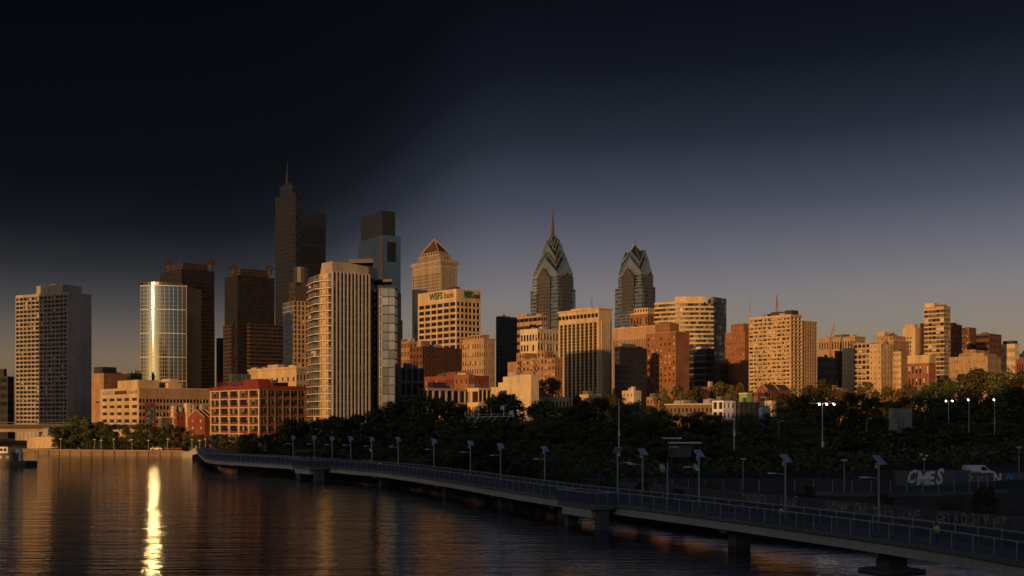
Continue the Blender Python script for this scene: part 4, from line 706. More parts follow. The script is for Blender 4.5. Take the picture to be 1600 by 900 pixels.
root = thing('river_wall', 'dark low concrete wall with pale graffiti behind the boardwalk on the right', 'wall', (36, 150, 0))
mb = MB(); rw = [(4, 211), (23, 180), (37, 150), (49, 125), (67, 95), (91, 60)]; polywall(rw[::-1], -1.2, 3.0, -.6, 'concrete_dark', mb)
part(mb, 'wall', root)
def graf(s, x0, x1, i, size, m='paint_pale', z=1.75):
    p, q = Vector(rw[i]), Vector(rw[i + 1]); mid = ((x0 + x1) / 2 - CX) / F; d = q - p; t_ = (mid * p.y - p.x) / (d.x - mid * d.y); c = p + d * t_; u = d.normalized()
    nn = Vector((u.y, -u.x)); c += nn * .05; W = (x1 - x0) / F * c.y / max(.2, abs(u.x - mid * u.y)); me = scrawl(s, size, .01, m, .05, len(s))
    w0 = max(v.co.x for v in me.vertices) - min(v.co.x for v in me.vertices); place_text(me, 'graffiti', (c.x, c.y, z), u, root, W / w0)
graf('BANTNGER', 1160, 1200, 1, 1.7); graf('RONE', 1218, 1246, 1, 1.6); graf('DAINERS ONE', 1290, 1356, 2, 1.7); graf('TRUE LOVE', 1362, 1440, 2, 1.3); graf('GET A DISN WELT', 1462, 1572, 2 + 1, 1.6)
# far bridge with its sunlit pier
root = thing('road_bridge', 'dark road bridge crossing the river at the far left', 'bridge', (-220, 474, 0)); y0 = 476
mb = MB(); mb.prism([(-420, y0), (-150, y0), (-150, y0 + 18), (-420, y0 + 18)], 9.2, 10.6, 'granite_lit', bottom=True); part(mb, 'deck', root)
mb = MB(); mb.prism([(-420, y0 + .6), (-170, y0 + .6), (-170, y0 + 1.4), (-420, y0 + 1.4)], 7.9, 9.2, 'tan', bottom=True); part(mb, 'girder', root)
mb = MB(); mb.bar((-420, y0 + .1, 11.7), (-150, y0 + .1, 11.7), .2, 'concrete_dark', .2); mb.bar((-420, y0 + .1, 10.75), (-150, y0 + .1, 10.75), .3, 'concrete_dark', .3)
for k in range(90): mb.bar((-420 + 3 * k, y0 + .1, 10.6), (-420 + 3 * k, y0 + .1, 11.7), .15, 'concrete_dark')
part(mb, 'parapet', root)
mb = MB()
mb.prism([(-195, 468), (-178, 468), (-177, 494), (-196, 494)], -1, 1.4, 'quay'); mb.prism([(-192.5, 470), (-180.2, 470), (-180.2, 492), (-192.5, 492)], 1.4, 6.0, 'cream'); mb.prism([(-187, 472), (-183, 472), (-183, 490), (-187, 490)], 6.0, 9.2, 'concrete'); o = part(mb, 'pier', root); o['label'] = 'sunlit stone bridge pier'
for x in (-330, -265): mb = MB(); mb.prism([(x - 6, 472), (x + 6, 472), (x + 6, 494), (x - 6, 494)], -1, 9.2, 'concrete_dark'); part(mb, 'pier', root)
for i, (x, b_) in enumerate(((-186.5, .9), (-183.5, -.6))):
    mb = MB(); prev_ = None
    for k in range(7): p = Vector((x + b_ * math.sin(k / 6 * 1.6) * 1.2, 469.2, 6 + k * .65)); prev_ and mb.tube(prev_, p, .25 - k * .02, .24 - k * .02, 'cream', 6); prev_ = p
    single('curved_sculpture', mb, ['curved pale horn sculpture on the bridge pier, left one', 'curved pale horn sculpture on the bridge pier, right one'][i], 'sculpture', (x, 469.2, 6))
# work boat at the left edge
root = thing('work_boat', 'dark work boat with white wheelhouse and pale windows at the left edge', 'boat', (-137, 326, 0)); hp = [(-146, 323.5), (-133, 323.8), (-130.6, 326), (-133, 328.2), (-146, 328.5)]
mb = MB(); mb.prism([(x * .98 - 2.8, y) for x, y in hp], -.4, 1.5, 'metal_dark', top=hp, topm='deck'); part(mb, 'hull', root)
mb = MB(); mb.box((-138.4, 326, 2.5), (6.2, 3.2, 2.), 'dark_panel'); mb.box((-138.4, 326, 3.62), (6.6, 3.6, .18), 'metal_dark'); part(mb, 'cabin', root)
mb = MB(); mb.box((-139.6, 326, 4.55), (2.6, 2.4, 1.7), 'shirt_white'); mb.box((-139.6, 326, 5.5), (3, 2.8, .2), 'metal_dark'); part(mb, 'wheelhouse', root)
for x, z, ww in ((-140.3, 2.6, 1.0), (-138.2, 2.6, .9), (-140.1, 4.6, .7), (-139.1, 4.6, .7)): mb = MB(); mb.box((x, 324.37 if z < 3 else 324.77, z), (ww, .05, .8), 'blind' if z < 3 else 'glass_dark'); part(mb, 'window', root)
mb = MB(); mb.box((-135.4, 325.2, 3.2), (1.3, 1.3, 3.4), 'lamp_white'); part(mb, 'funnel', root)
# ------------------------------------------------------------------ boardwalk
DK = 3.0; pxs = [(300, 110), (309, 700.0), (318, 710.0)]
key = [(306, 400.), (311, 360.), (316, 330.), (330, 300.), (400, 280.), (480, 260.), (540, 243.), (600, 228.), (700, 195.), (790, 169.), (860, 154.5), (950, 141.), (1050, 129.), (1150, 118.5), (1250, 109.), (1350, 101.), (1480, 91.5), (1600, 83.), (1720, 76.5), (1900, 68.)]
near = [Vector(((x - CX) / F * D, D)) for x, D in key]
def resample(pts, step):
    out = [pts[0]]; acc = 0.
    fine = []
    for i in range(len(pts) - 1):                       # Catmull-Rom
        p0 = pts[max(i - 1, 0)]; p1 = pts[i]; p2 = pts[i + 1]; p3 = pts[min(i + 2, len(pts) - 1)]
        for k in range(24):
            t_ = k / 24; fine.append(.5 * ((2 * p1) + (p2 - p0) * t_ + (2 * p0 - 5 * p1 + 4 * p2 - p3) * t_ ** 2 + (3 * p1 - p0 - 3 * p2 + p3) * t_ ** 3))
    fine.append(pts[-1]); last = fine[0]
    for q in fine[1:]:
        while (q - out[-1]).length >= step: out.append(out[-1] + (q - out[-1]).normalized() * step)
    return out
PL = 2.5; path = resample(near, PL); bw = 4.6
def pn(i):
    a, b_ = path[max(i - 1, 0)], path[min(i + 1, len(path) - 1)]; d = (b_ - a).normalized(); return Vector((-d.y, d.x))   # to the shore side
far = [p + pn(i) * bw for i, p in enumerate(path)]
root = thing('boardwalk', 'long curving concrete boardwalk on piers with blue grey railings over the river', 'boardwalk', (path[60].x, path[60].y, 0))
span = 6
for i in range(0, len(path) - 1, span):
    j = min(i + span, len(path) - 1); ids = list(range(i, j + 1)); mb = MB()
    outl = [path[k] - pn(k) * .15 for k in ids] + [far[k] + pn(k) * .15 for k in reversed(ids)]; mb.prism([tuple(v) for v in outl], DK - .35, DK, 'deck', bottom=True); part(mb, 'deck_slab', root)
    for f in (.35, bw - .35):
        mb = MB()
        for a, b_ in zip(ids, ids[1:]): pa = path[a] + pn(a) * f; pb = path[b_] + pn(b_) * f; mb.bar((*pa, DK - .85), (*pb, DK - .85), .5, 'girder', .8)
        part(mb, 'girder', root)
def piers_at(px):
    return min(range(len(path)), key=lambda i: abs(CX + F * path[i].x / path[i].y - px))
for px, wd in ((360, 1.4), (455, 1.4), (585, 1.4), (683, 1.5), (762, 1.5), (862, 1.6), (1128, 1.8), (1350, 2.0)):
    i = piers_at(px); c = path[i] + pn(i) * bw / 2; ang_ = math.atan2(pn(i).y, pn(i).x); mb = MB()
    mb.box((c.x, c.y, DK - 1.4), (bw - .6, wd * .7, .5), 'pier', ang_); mb.box((c.x, c.y, .3), (wd, wd * .8, 3.4), 'pier', ang_)
    if px > 1200: mb.box((c.x, c.y, -.1), (bw - .4, wd + 1.6, .7), 'pier', ang_)
    part(mb, 'pier', root)
mb = MB()
for k in range(20): x = .06 + k * .125; mb.bar((x, 0, .12), (x, 0, 1.22), .034, 'steel_blue')
for z, t_ in ((.12, .06), (1.22, .06), (1.37, .09)): mb.bar((0, 0, z), (PL, 0, z), t_, 'steel_blue' if z < 1.3 else 'metal_light')
mb.bar((0, 0, 0), (0, 0, 1.37), .1, 'metal_light')
pm = mb.mesh('railing_panel')
for line in (path, far):
    for i in range(len(line) - 1):
        d = line[i + 1] - line[i]
        if d.length < .5: continue
        o = link('railing_panel', pm, root, (line[i].x - root.location.x, line[i].y - root.location.y, DK)); o.rotation_euler.z = math.atan2(d.y, d.x); o.scale.x = d.length / PL
def overlook(px, ln, dp, canopy):
    i = piers_at(px); d = (path[i + 1] - path[i - 1]).normalized(); c = path[i] - pn(i) * dp / 2; ang_ = math.atan2(d.y, d.x)
    r_ = thing('river_overlook', 'lookout platform with a flat dark canopy halfway along the boardwalk' if canopy else 'open lookout platform bulging from the nearer boardwalk', 'platform', (c.x, c.y, 0))
    mb = MB(); mb.box((c.x, c.y, DK - .3), (ln, dp, .6), 'deck', ang_); part(mb, 'deck_slab', r_)
    for s_ in (-.42, .42): mb = MB(); q = c + d * ln * s_; mb.box((q.x, q.y, .8), (1.1, dp * .45, 4.0), 'pier', ang_); part(mb, 'pier', r_)
    mb = MB(); mb.box((c.x - pn(i).x * dp * .2, c.y - pn(i).y * dp * .2, DK - 1.1), (ln * .8, dp * .5, 1.0), 'girder', ang_); part(mb, 'beam', r_)
    mb = MB(); fr = [c - d * ln / 2 + pn(i) * dp / 2, c - d * ln / 2 - pn(i) * dp / 2, c + d * ln / 2 - pn(i) * dp / 2, c + d * ln / 2 + pn(i) * dp / 2]
    for a, b_ in zip(fr, fr[1:]):
        k = int((b_ - a).length / .14)
        for q in range(k): p = a.lerp(b_, q / k); mb.bar((*p, DK + .1), (*p, DK + 1.3), .04, 'steel_blue')
        mb.bar((*a, DK + 1.37), (*b_, DK + 1.37), .09, 'metal_light'); mb.bar((*a, DK + .12), (*b_, DK + .12), .06, 'steel_blue')
    part(mb, 'railing', r_)
    if canopy:
        mb = MB(); mb.box((c.x, c.y, DK + 3.15), (ln * .85, dp * 1.1, .3), 'metal_dark', ang_); part(mb, 'canopy', r_)
        for s_ in (-.38, 0, .38): mb = MB(); q = c + d * ln * s_; mb.tube((*q, DK), (*q, DK + 3), .14, .14, 'metal_dark', 6); part(mb, 'post', r_)
overlook(502, 10, 4.5, True); overlook(925, 9, 3.0, False)
# solar street lamps, drawn from one model: post, arm, lamp head, panel
def lampm():
    a = MB(); a.tube((0, 0, 0), (0, 0, 5.4), .10, .07, 'metal_light', 8); a.tube((0, 0, 0), (0, 0, .5), .16, .14, 'metal_light', 8)
    b_ = MB(); b_.tube((0, 0, 4.35), (-1.0, 0, 4.45), .05, .04, 'metal_light', 6); b_.prism([(-1.65, -.12), (-.85, -.17), (-.85, .17), (-1.65, .12)], 4.38, 4.5, 'lamp_white', bottom=True, top=[(-1.5, -.07), (-.95, -.1), (-.95, .1), (-1.5, .07)])
    c = MB(); nn = Vector((.42, -.55, .72)).normalized(); e2 = Vector((.55, .42, 0)).normalized(); e1 = nn.cross(e2); p0 = Vector((.05, -.05, 5.8))
    q = [p0 + e1 * s1 * .50 + e2 * s2 * .44 for s1, s2 in ((-1, -1), (1, -1), (1, 1), (-1, 1))]; nn = nn if nn.z > 0 else -nn
    c.poly([v + nn * .04 for v in q], 'solar'); c.poly([v - nn * .04 for v in reversed(q)], 'lamp_white')
    for i in range(4): c.poly([q[i] - nn * .04, q[(i + 1) % 4] - nn * .04, q[(i + 1) % 4] + nn * .04, q[i] + nn * .04], 'lamp_white')
    c.bar((0, 0, 5.35), p0 - nn * .04, .14, 'metal_light'); c.box((-.12, 0, 5.35), (.3, .3, .4), 'lamp_white')
    return a.mesh('post'), b_.mesh('lamp_head'), c.mesh('solar_panel')
LP = lampm()
lampspec = [(458, 'in front of the left edge of the river tower'), (491, 'rising over the lookout canopy'), (519, 'right of the lookout canopy'), (548, 'between the lookout canopy and the one with a banner'), (581, 'carrying a small yellow green banner'), (622, 'right of the one with the yellow green banner'), (678, 'below the dark block at the foot of the bank tower'), (735, 'below the sign gantry, left one of two'), (782, 'below the sign gantry, right one of two'), (851, 'alone in front of the darkest trees'), (965, 'with its arm turned right, below the bare tall pole'), (1004, 'left of the big leaf banner'), (1092, 'tallest looking, right of the leaf banners'), (1227, 'beside the walker in the white shirt'), (1373, 'nearest and largest on the right')]
ltop = {458: 681, 491: 681, 519: 682, 548: 682, 581: 683, 622: 683, 678: 686, 735: 689, 782: 693, 851: 697, 965: 699, 1004: 701, 1092: 703, 1227: 710, 1373: 712}
for px, lb in lampspec:
    i = min(range(len(far)), key=lambda k: abs(CX + F * far[k].x / far[k].y - px)); k = (px - CX) / F; p = far[i]; p = p + pn(i) * .25
    hgt = H - (ltop[px] - HY) / F * p.y - DK; r_ = thing('solar_street_lamp', 'solar boardwalk lamp ' + lb, 'street lamp', (p.x + (k - p.x / p.y) * p.y, p.y, DK - .3), 'solar lamps along the boardwalk')
    r_.rotation_euler.z = R(180 - 20 if px == 965 else rnd.uniform(-12, 8)); sc_ = (hgt + .3) / 6.15
    for nm, me in zip(('post', 'lamp_head', 'solar_panel'), LP): o = link(nm, me, r_); o.scale = (min(sc_, 1.1), min(sc_, 1.1), sc_)
def leafshape(w_, h_, k=18): return [(w_ * math.sin(math.pi * (i / k)) ** .8 * (1 if True else 0), h_ * (i / k)) for i in range(k + 1)]
def banner(px, py, D, hgt, label, pole, m1, m2):
    c = at(px, py, D); r_ = thing('leaf_banner', label, 'banner', (c.x + hgt * .35, D, DK - .3)); mb = MB(); k = 16
    out = [Vector((-hgt * .28 * math.sin(math.pi * i / k) ** .8, 0, hgt * (.5 - i / k))) for i in range(k + 1)] + [Vector((hgt * .30 * math.sin(math.pi * (1 - i / k)) ** .8, 0, hgt * (.5 - 1 + i / k))) for i in range(1, k)]
    rot = Matrix.Rotation(R(-24), 3, 'Y'); f1 = [c + rot @ v for v in out]; mb.poly([v + Vector((0, -.03, 0)) for v in f1], m1); mb.poly([v + Vector((0, .03, 0)) for v in reversed(f1)], m1)
    for i in range(len(f1)): a, b_ = f1[i], f1[(i + 1) % len(f1)]; mb.poly([a + Vector((0, .03, 0)), b_ + Vector((0, .03, 0)), b_ + Vector((0, -.03, 0)), a + Vector((0, -.03, 0))], m1)
    part(mb, 'leaf_panel', r_); mb = MB(); cc = c + Vector((hgt * .22, -.05, -hgt * .22)); rr = hgt * .2
    mb.poly([cc + Vector((rr * math.cos(-6.2832 * i / 18), 0, rr * math.sin(6.2832 * i / 18))) for i in range(18)], m2); part(mb, 'disc', r_)
    if pole: mb = MB(); px_ = c.x + hgt * .5; mb.tube((px_, D, DK - .3), (px_, D, c.z + hgt * .55), .09, .07, 'metal_light', 8); part(mb, 'post', r_)
banner(1035, 731.5, 134, 1.15, 'large green leaf banner with a blue disc on a grey post', True, 'leafbanner_green', 'leafbanner_blue')
banner(1087, 730, 126, .85, 'small green and white leaf banner behind the tall lamp', False, 'leafbanner_green', 'paint_white')
banner(579, 703, 236, .8, 'small yellow green leaf banner on a lamp post near the lookout', False, 'leafbanner_green', 'paint_white')
# people on the boardwalk
def person(loc, face, label, shirt, legs_m, stride, hv=False):
    J = {'pel': (0, 0, .95), 'sp': (0, .01, 1.18), 'ch': (0, .02, 1.38), 'nk': (0, .03, 1.5), 'hd': (0, .05, 1.63), 'tp': (0, .05, 1.75)}
    E_ = [('pel', 'sp', .15), ('sp', 'ch', .155), ('ch', 'nk', .07), ('nk', 'hd', .085), ('hd', 'tp', .05)]; rad = {'pel': .155, 'sp': .145, 'ch': .165, 'nk': .06, 'hd': .1, 'tp': .065}
    for s_, nm in ((-1, 'l'), (1, 'r')):
        f = stride * s_
        for k, v, r_ in (('hip', (.1 * s_, 0, .9), .1), ('kn', (.11 * s_, .16 * f + .04, .5), .065), ('an', (.11 * s_, .3 * f - .06, .09 + (.1 if f < 0 else 0)), .045), ('to', (.12 * s_, .3 * f + .12, .04 + (.04 if f < 0 else 0)), .04), ('sh', (.19 * s_, .02, 1.4), .07), ('el', (.25 * s_, -.12 * f, 1.13), .048), ('wr', (.24 * s_, -.3 * f + .14, .98), .036), ('ha', (.235 * s_, -.36 * f + .2, .94), .042)):
            J[k + nm] = v; rad[k + nm] = r_
        E_ += [('pel', 'hip' + nm, 0), ('hip' + nm, 'kn' + nm, 0), ('kn' + nm, 'an' + nm, 0), ('an' + nm, 'to' + nm, 0), ('ch', 'sh' + nm, 0), ('sh' + nm, 'el' + nm, 0), ('el' + nm, 'wr' + nm, 0), ('wr' + nm, 'ha' + nm, 0)]
    ks = list(J); me = bpy.data.meshes.new('skeleton'); me.from_pydata([J[k] for k in ks], [(ks.index(e[0]), ks.index(e[1])) for e in E_], [])
    o = bpy.data.objects.new('skeleton', me); COL.objects.link(o); o.modifiers.new('s', 'SKIN'); sb = o.modifiers.new('d', 'SUBSURF'); sb.levels = 1
    for i, k in enumerate(ks): me.skin_vertices[0].data[i].radius = (rad[k], rad[k] * .8)
    me.skin_vertices[0].data[0].use_root = True
    body = bpy.data.meshes.new_from_object(o.evaluated_get(bpy.context.evaluated_depsgraph_get())); bpy.data.objects.remove(o); body.name = 'body'; body.materials.clear()
    for m in ('skin', shirt, legs_m, 'rubber'): body.materials.append(MATS[m])
    for p in body.polygons:
        c = p.center; p.use_smooth = True
        p.material_index = 3 if c.z < .13 else (2 if c.z < .98 and abs(c.x) < .2 else (1 if 0.9 < c.z < 1.47 and abs(c.x) < .24 else 0))
    r_ = thing('person', label, 'person', loc); r_.rotation_euler.z = face; link('body', body, r_)
    h = MB(); 
    for j in range(5):
        for i in range(10):
            f2 = lambda jj, ii: (.112 * math.cos(6.2832 * ii / 10) * math.cos(jj * .33), .035 + .118 * math.sin(6.2832 * ii / 10) * math.cos(jj * .33), 1.66 + .125 * math.sin(jj * .33))
            h.poly([f2(j, i), f2(j, i + 1), f2(j + 1, i + 1), f2(j + 1, i)], 'hair')
    link('hair', h.mesh('hair', smooth=True), r_)
    if hv:
        v = MB()
        for k in range(14):
            a, b_ = 6.2832 * k / 14, 6.2832 * (k + 1) / 14; g2 = lambda t_, z, r1: (r1 * math.cos(t_) * 1.15, r1 * math.sin(t_) * .95 + .02, z)
            for z0, z1, r0, r1 in ((.92, 1.2, .20, .19), (1.2, 1.45, .19, .2)): v.poly([g2(a, z0, r0), g2(b_, z0, r0), g2(b_, z1, r1), g2(a, z1, r1)], 'vest')
        link('vest', v.mesh('vest', smooth=True), r_)
def onwalk(px, f):
    i = piers_at(px); q = path[i].lerp(far[i], f); k = (px - CX) / F; return ((q.x + (k - q.x / q.y) * q.y), q.y, DK + .01)
person(onwalk(1220, .3), R(200), 'person in a white shirt walking on the boardwalk towards the viewer', 'shirt_white', 'shorts', .8)
person(onwalk(1464, .75), R(20), 'person in a bright yellow green vest on the near boardwalk', 'vest', 'shorts', .3, True)
person(onwalk(593, .4), R(180), 'tiny distant person in pale clothes on the far boardwalk', 'shirt_white', 'shorts', .7)
# ------------------------------------------------------------------ land behind the boardwalk
def post_fence(pts, label, h_, step, m='steel_blue', zf=None):
    gz = (lambda *q: zf) if zf is not None else globals()['gz']
    r_ = thing('metal_fence', label, 'fence', (*pts[0], gz(*pts[0])))
    for p, q in zip(pts, pts[1:]):
        p, q = Vector(p), Vector(q); k = max(1, int((q - p).length / step))
        for i in range(k):
            a, b_ = p.lerp(q, i / k), p.lerp(q, (i + 1) / k); za, zb_ = gz(*a), gz(*b_); mb = MB()
            mb.bar((*a, za), (*a, za + h_), .08, 'metal_light')
            for f in (.1, .55, 1.): mb.bar((*a, za + h_ * f), (*b_, zb_ + h_ * f), .05, m)
            for j in range(1, 12): c = a.lerp(b_, j / 12); zc_ = za + (zb_ - za) * j / 12; mb.bar((*c, zc_ + .1), (*c, zc_ + h_), .025, m)
            part(mb, 'fence_panel', r_)
post_fence([(18, 190), (30, 184), (41, 183)], 'grey metal fence on the bank behind the leaf banners', 2.0, 2.5)
post_fence([(42, 176), (55, 172), (68, 176), (74, 181)], 'grey metal fence on the low wall at the right, below the graffiti wall', 1.8, 2.6, zf=2.3)
root = thing('track_wall', 'low dark retaining wall carrying the right-hand fence', 'wall', (58, 171, 1)); mb = MB(); polywall([(42, 175.4), (55, 171.4), (68, 175.4), (76, 181)], -.5, 2.3, .5, 'concrete_dark', mb); part(mb, 'wall', root)
me = text_mesh('AWOL', .5, .01, 'paint_white'); place_text(me, 'graffiti', (66.2, 174.78, 1.1), (.956, .294), root)
root = thing('graffiti_wall', 'dark wall covered with white and blue graffiti at the right edge', 'wall', (85, 200, 2.5)); mb = MB(); W0_, W1_ = Vector((64.5, 199)), Vector((112, 206)); Wm_ = W0_.lerp(W1_, .28); polywall([tuple(W0_), tuple(Wm_)], 1.0, 4.35, .5, 'concrete_dark', mb); polywall([tuple(Wm_), tuple(W1_)], 1.0, 3.85, .5, 'concrete_dark', mb); part(mb, 'wall', root); uw = (W1_ - W0_).normalized(); nw = Vector((uw.y, -uw.x)) * .04
mb = MB(); a, b_ = W0_ + uw * 1.6 + nw * .5, W0_ + uw * 8.6 + nw * .5; mb.poly([(*a, 1.75), (*b_, 1.75), (*b_, 2.0), (*a, 2.0)], 'paint_blue'); part(mb, 'painted_patch', root)
for s_, d, sz, m, z, st_ in (('CMES', 5.2, 3.0, 'paint_white', 2.05, .82), ('rsw', 11.5, 1.6, 'paint_blue', 2.5, .9), ('kNA', 15.2, 1.7, 'paint_pale', 2.3, .9), ('N', 18.3, 1.7, 'paint_white', 2.5, 1.), ('N', 20.6, 1.7, 'leafbanner_blue', 2.5, 1.), ('O', 18.6, 1.3, 'paint_pale', 1.6, 1.2), ('R8S', 25.4, 1.9, 'paint_white', 2.3, 1.), ('KEZ', 29.5, 1.6, 'paint_white', 1.7, 1.2), ('TRO', 36, 2.2, 'paint_pale', 2., 1.)):
    p = W0_ + uw * d + nw; me = scrawl(s_, sz, .01, m, .10, int(d * 7)); place_text(me, 'graffiti', (*p, z), uw, root, st_)
# white van behind the graffiti wall
root = thing('van', 'white panel van parked behind the graffiti wall', 'van', (81.5, 206, 2.6)); vx, vy, vz = 81.2, 206, 2.6; S5 = [(-2.5, .45), (-2.5, 2.25), (-2.35, 2.4), (.75, 2.4), (1.5, 1.6), (2.4, 1.32), (2.55, 1.1), (2.55, .45)]
mb = MB(); f1 = [(vx + x, vy - .95, vz + z) for x, z in S5]; f2 = [(vx + x, vy + .95, vz + z) for x, z in S5]; mb.poly(f1[::-1], 'paint_white'); mb.poly(f2, 'paint_white')
for i in range(len(S5)): j = (i + 1) % len(S5); mb.poly([f1[i], f1[j], f2[j], f2[i]], 'paint_white')
part(mb, 'body', root)
for pts in ([(.1, 1.55), (.1, 2.2), (.7, 2.2), (1.3, 1.55)],): mb = MB(); mb.poly([(vx + x, vy - .96, vz + z) for x, z in pts][::-1], 'glass_dark'); part(mb, 'side_window', root)
mb = MB(); mb.poly([(vx + .82, vy - .8, vz + 2.36), (vx + .82, vy + .8, vz + 2.36), (vx + 1.5, vy + .8, vz + 1.63), (vx + 1.5, vy - .8, vz + 1.63)], 'glass_dark'); part(mb, 'windscreen', root)
for x in (-1.6, 1.6): mb = MB(); mb.tube((vx + x, vy - .98, vz + .36), (vx + x, vy - .72, vz + .36), .36, .36, 'rubber', 16); wh_ = part(mb, 'wheel', root); mb = MB(); mb.tube((vx + x, vy - 1.0, vz + .36), (vx + x, vy - .97, vz + .36), .2, .2, 'metal_light', 12); link('rim', mb.mesh('rim', root.location), wh_)
mb = MB(); mb.bar((vx - 2.5, vy - .97, vz + 1.35), (vx + .1, vy - .97, vz + 1.1), .02, 'paint_green', .3); part(mb, 'stripe', root)
# poles and park lamps
def pole(px, yt, yb, D, name, label, head, r_=.16, cat='pole', group=None):
    b_ = at(px, yb, D); t_ = at(px, yt, D); zg = min(gz(b_.x, D), b_.z); rt = thing(name, label, cat, (b_.x, D, zg), group); mb = MB(); mb.tube((b_.x, D, zg - .2), (b_.x, D, t_.z), r_, r_ * .6, 'metal_light', 8); part(mb, 'post', rt)
    for kind in head:
        mb = MB()
        if kind == 'flood':
            mb.bar((t_.x - 2.6, D, t_.z), (t_.x + 2.6, D, t_.z), .15, 'metal_light'); part(mb, 'crossarm', rt)
            for i, dx in enumerate((-2.4, -.8, .8, 2.4)): mb = MB(); mb.tube((t_.x + dx, D - .1, t_.z - .1), (t_.x + dx * 1.02, D - .55, t_.z - .3), .12, .2 if i else .14, 'lamp_on' if i else 'lamp_white', 10); part(mb, 'floodlight', rt)
            continue
        if kind == 'cab': mb.box((t_.x, D - .2, t_.z - 9), (.5, .4, 1.2), 'lamp_white'); part(mb, 'cabinet', rt); continue
        if kind == 'on':
            for dx in ((-.5, .6) if px < 1500 else (-.2,)): mb = MB(); mb.tube((t_.x + dx * 1.2, D - .1, t_.z), (t_.x + dx * 1.6, D - .4, t_.z - .15), .14, .2, 'lamp_on', 10); part(mb, 'lamp_head', rt)
            continue
        if kind == 'arm': mb.tube((t_.x, D, t_.z), (t_.x + .8, D, t_.z + .4), .06, .05, 'metal_light', 6); mb.box((t_.x + 1.1, D, t_.z + .42), (.8, .3, .14), 'lamp_white'); part(mb, 'lamp_head', rt)
        if kind == 'flat': mb.box((t_.x, D, t_.z), (.9, .5, .18), 'lamp_white'); part(mb, 'lamp_head', rt)
        if kind == 'globes':
            for dx, dz in ((-.5, .3), (.4, .1), (0, -.5)): mb = MB(); mb.tube((t_.x + dx, D, t_.z + dz), (t_.x + dx, D, t_.z + dz + .3), .36, .16, 'lamp_white', 10); mb.bar((t_.x, D, t_.z - .6), (t_.x + dx, D, t_.z + dz), .05, 'metal_light'); part(mb, 'lamp_head', rt)
pole(967, 622, 690, 300, 'tall_mast', 'tall bare pale mast standing in the trees left of centre right', ['cab'], .22, 'mast'); pole(1147, 618, 704, 280, 'tall_mast', 'tall bare pale mast in front of the white box house', ['cab'], .22, 'mast')
pole(1285, 630, 706, 260, 'floodlight_mast', 'floodlight mast with a row of glowing lamps among dark trees', ['flood', 'cab'], .18, 'light mast')
for px, y, D, lb in ((1482, 626, 300, 'pair of glowing park lamps, left of the three bright ones at the right'), (1514, 624, 290, 'glowing park lamp in the middle of the three at the right'), (1554, 624, 280, 'glowing park lamp nearest the right edge')): pole(px, y, 680, D, 'park_lamp', lb, ['on'], .1, 'street lamp', 'glowing park lamps')
for px, yt, yb, D, h_, lb in ((1161, 717, 752, 190, 'flat', 'small unlit park lamp behind the bank fence'), (1319, 719, 760, 185, 'flat', 'unlit park lamp left of the graffiti wall'), (1444, 714, 745, 202, 'globes', 'multi-headed lamp standing before the white graffiti letters'), (1592, 699, 740, 215, 'flat', 'unlit park lamp above the graffiti wall at the right edge'), (1354, 656, 675, 320, 'arm', 'curved street lamp in dark trees left of the pale shed'), (1217, 660, 680, 330, 'arm', 'curved street lamp right of the blue house')): pole(px, yt, yb, D, 'park_lamp', lb, [h_], .08, 'street lamp')
for k, px in enumerate((95, 148, 158, 178, 206, 232, 262, 300, 312, 321)): pole(px, 686 + (k % 3), 704, 426 if px < 290 else 420, 'quay_lamp', 'thin quay lamp, number %d from the left along the sunlit quay' % (k + 1) if False else ['thin quay lamp nearest the road bridge', 'thin quay lamp under the dark corner of the cream office', 'thin quay lamp just right of the first pair', 'thin quay lamp below the ribbon windows', 'thin quay lamp in line with the round glass tower', 'thin quay lamp below the mural', 'thin quay lamp below the narrow gabled house', 'thin quay lamp below the big gabled house', 'pale post left of the warehouse foot', 'pale post at the warehouse foot'][k], ['flat'], .1, 'street lamp', 'lamps along the quay')
# sign gantry in the trees
root = thing('sign_gantry', 'pale steel sign gantry seen from behind above the trees', 'gantry', (at(765, 660, 360).x, 360, 6)); mb = MB()
P_ = lambda x, y, dy=0: at(x, y, 360) + Vector((0, dy, 0))
for dy in (0, 1.6):
    mb.bar(P_(728, 652, dy), P_(804, 650, dy), .25, 'metal_light')
    for k in range(7): mb.bar(P_(736 + k * 10, 652, dy), P_(730 + k * 10 - 2, 659, dy), .16, 'metal_light')
mb.bar(P_(732, 667), P_(745, 667), .25, 'metal_light'); mb.bar(P_(737, 667), P_(748, 652), .3, 'metal_light')
part(mb, 'truss', root); mb = MB()
for k in range(9): mb.bar(P_(732 + k * 9, 652), P_(732 + k * 9, 647), .1, 'metal_light')
mb.bar(P_(728, 648), P_(804, 646), .1, 'metal_light'); part(mb, 'handrail', root)
for x, y in ((748, 634), (787, 633), (801, 641)): mb = MB(); mb.bar(P_(x, 652), P_(x, y), .3, 'metal_light'); mb.box(tuple(P_(x - 2, y + 4)), (1.2, .5, 1.2), 'lamp_white'); part(mb, 'floodlight_post', root)
for x in (730, 802): mb = MB(); mb.bar(P_(x, 652, .8), P_(x, 700, .8), .5, 'metal_dark'); part(mb, 'column', root)
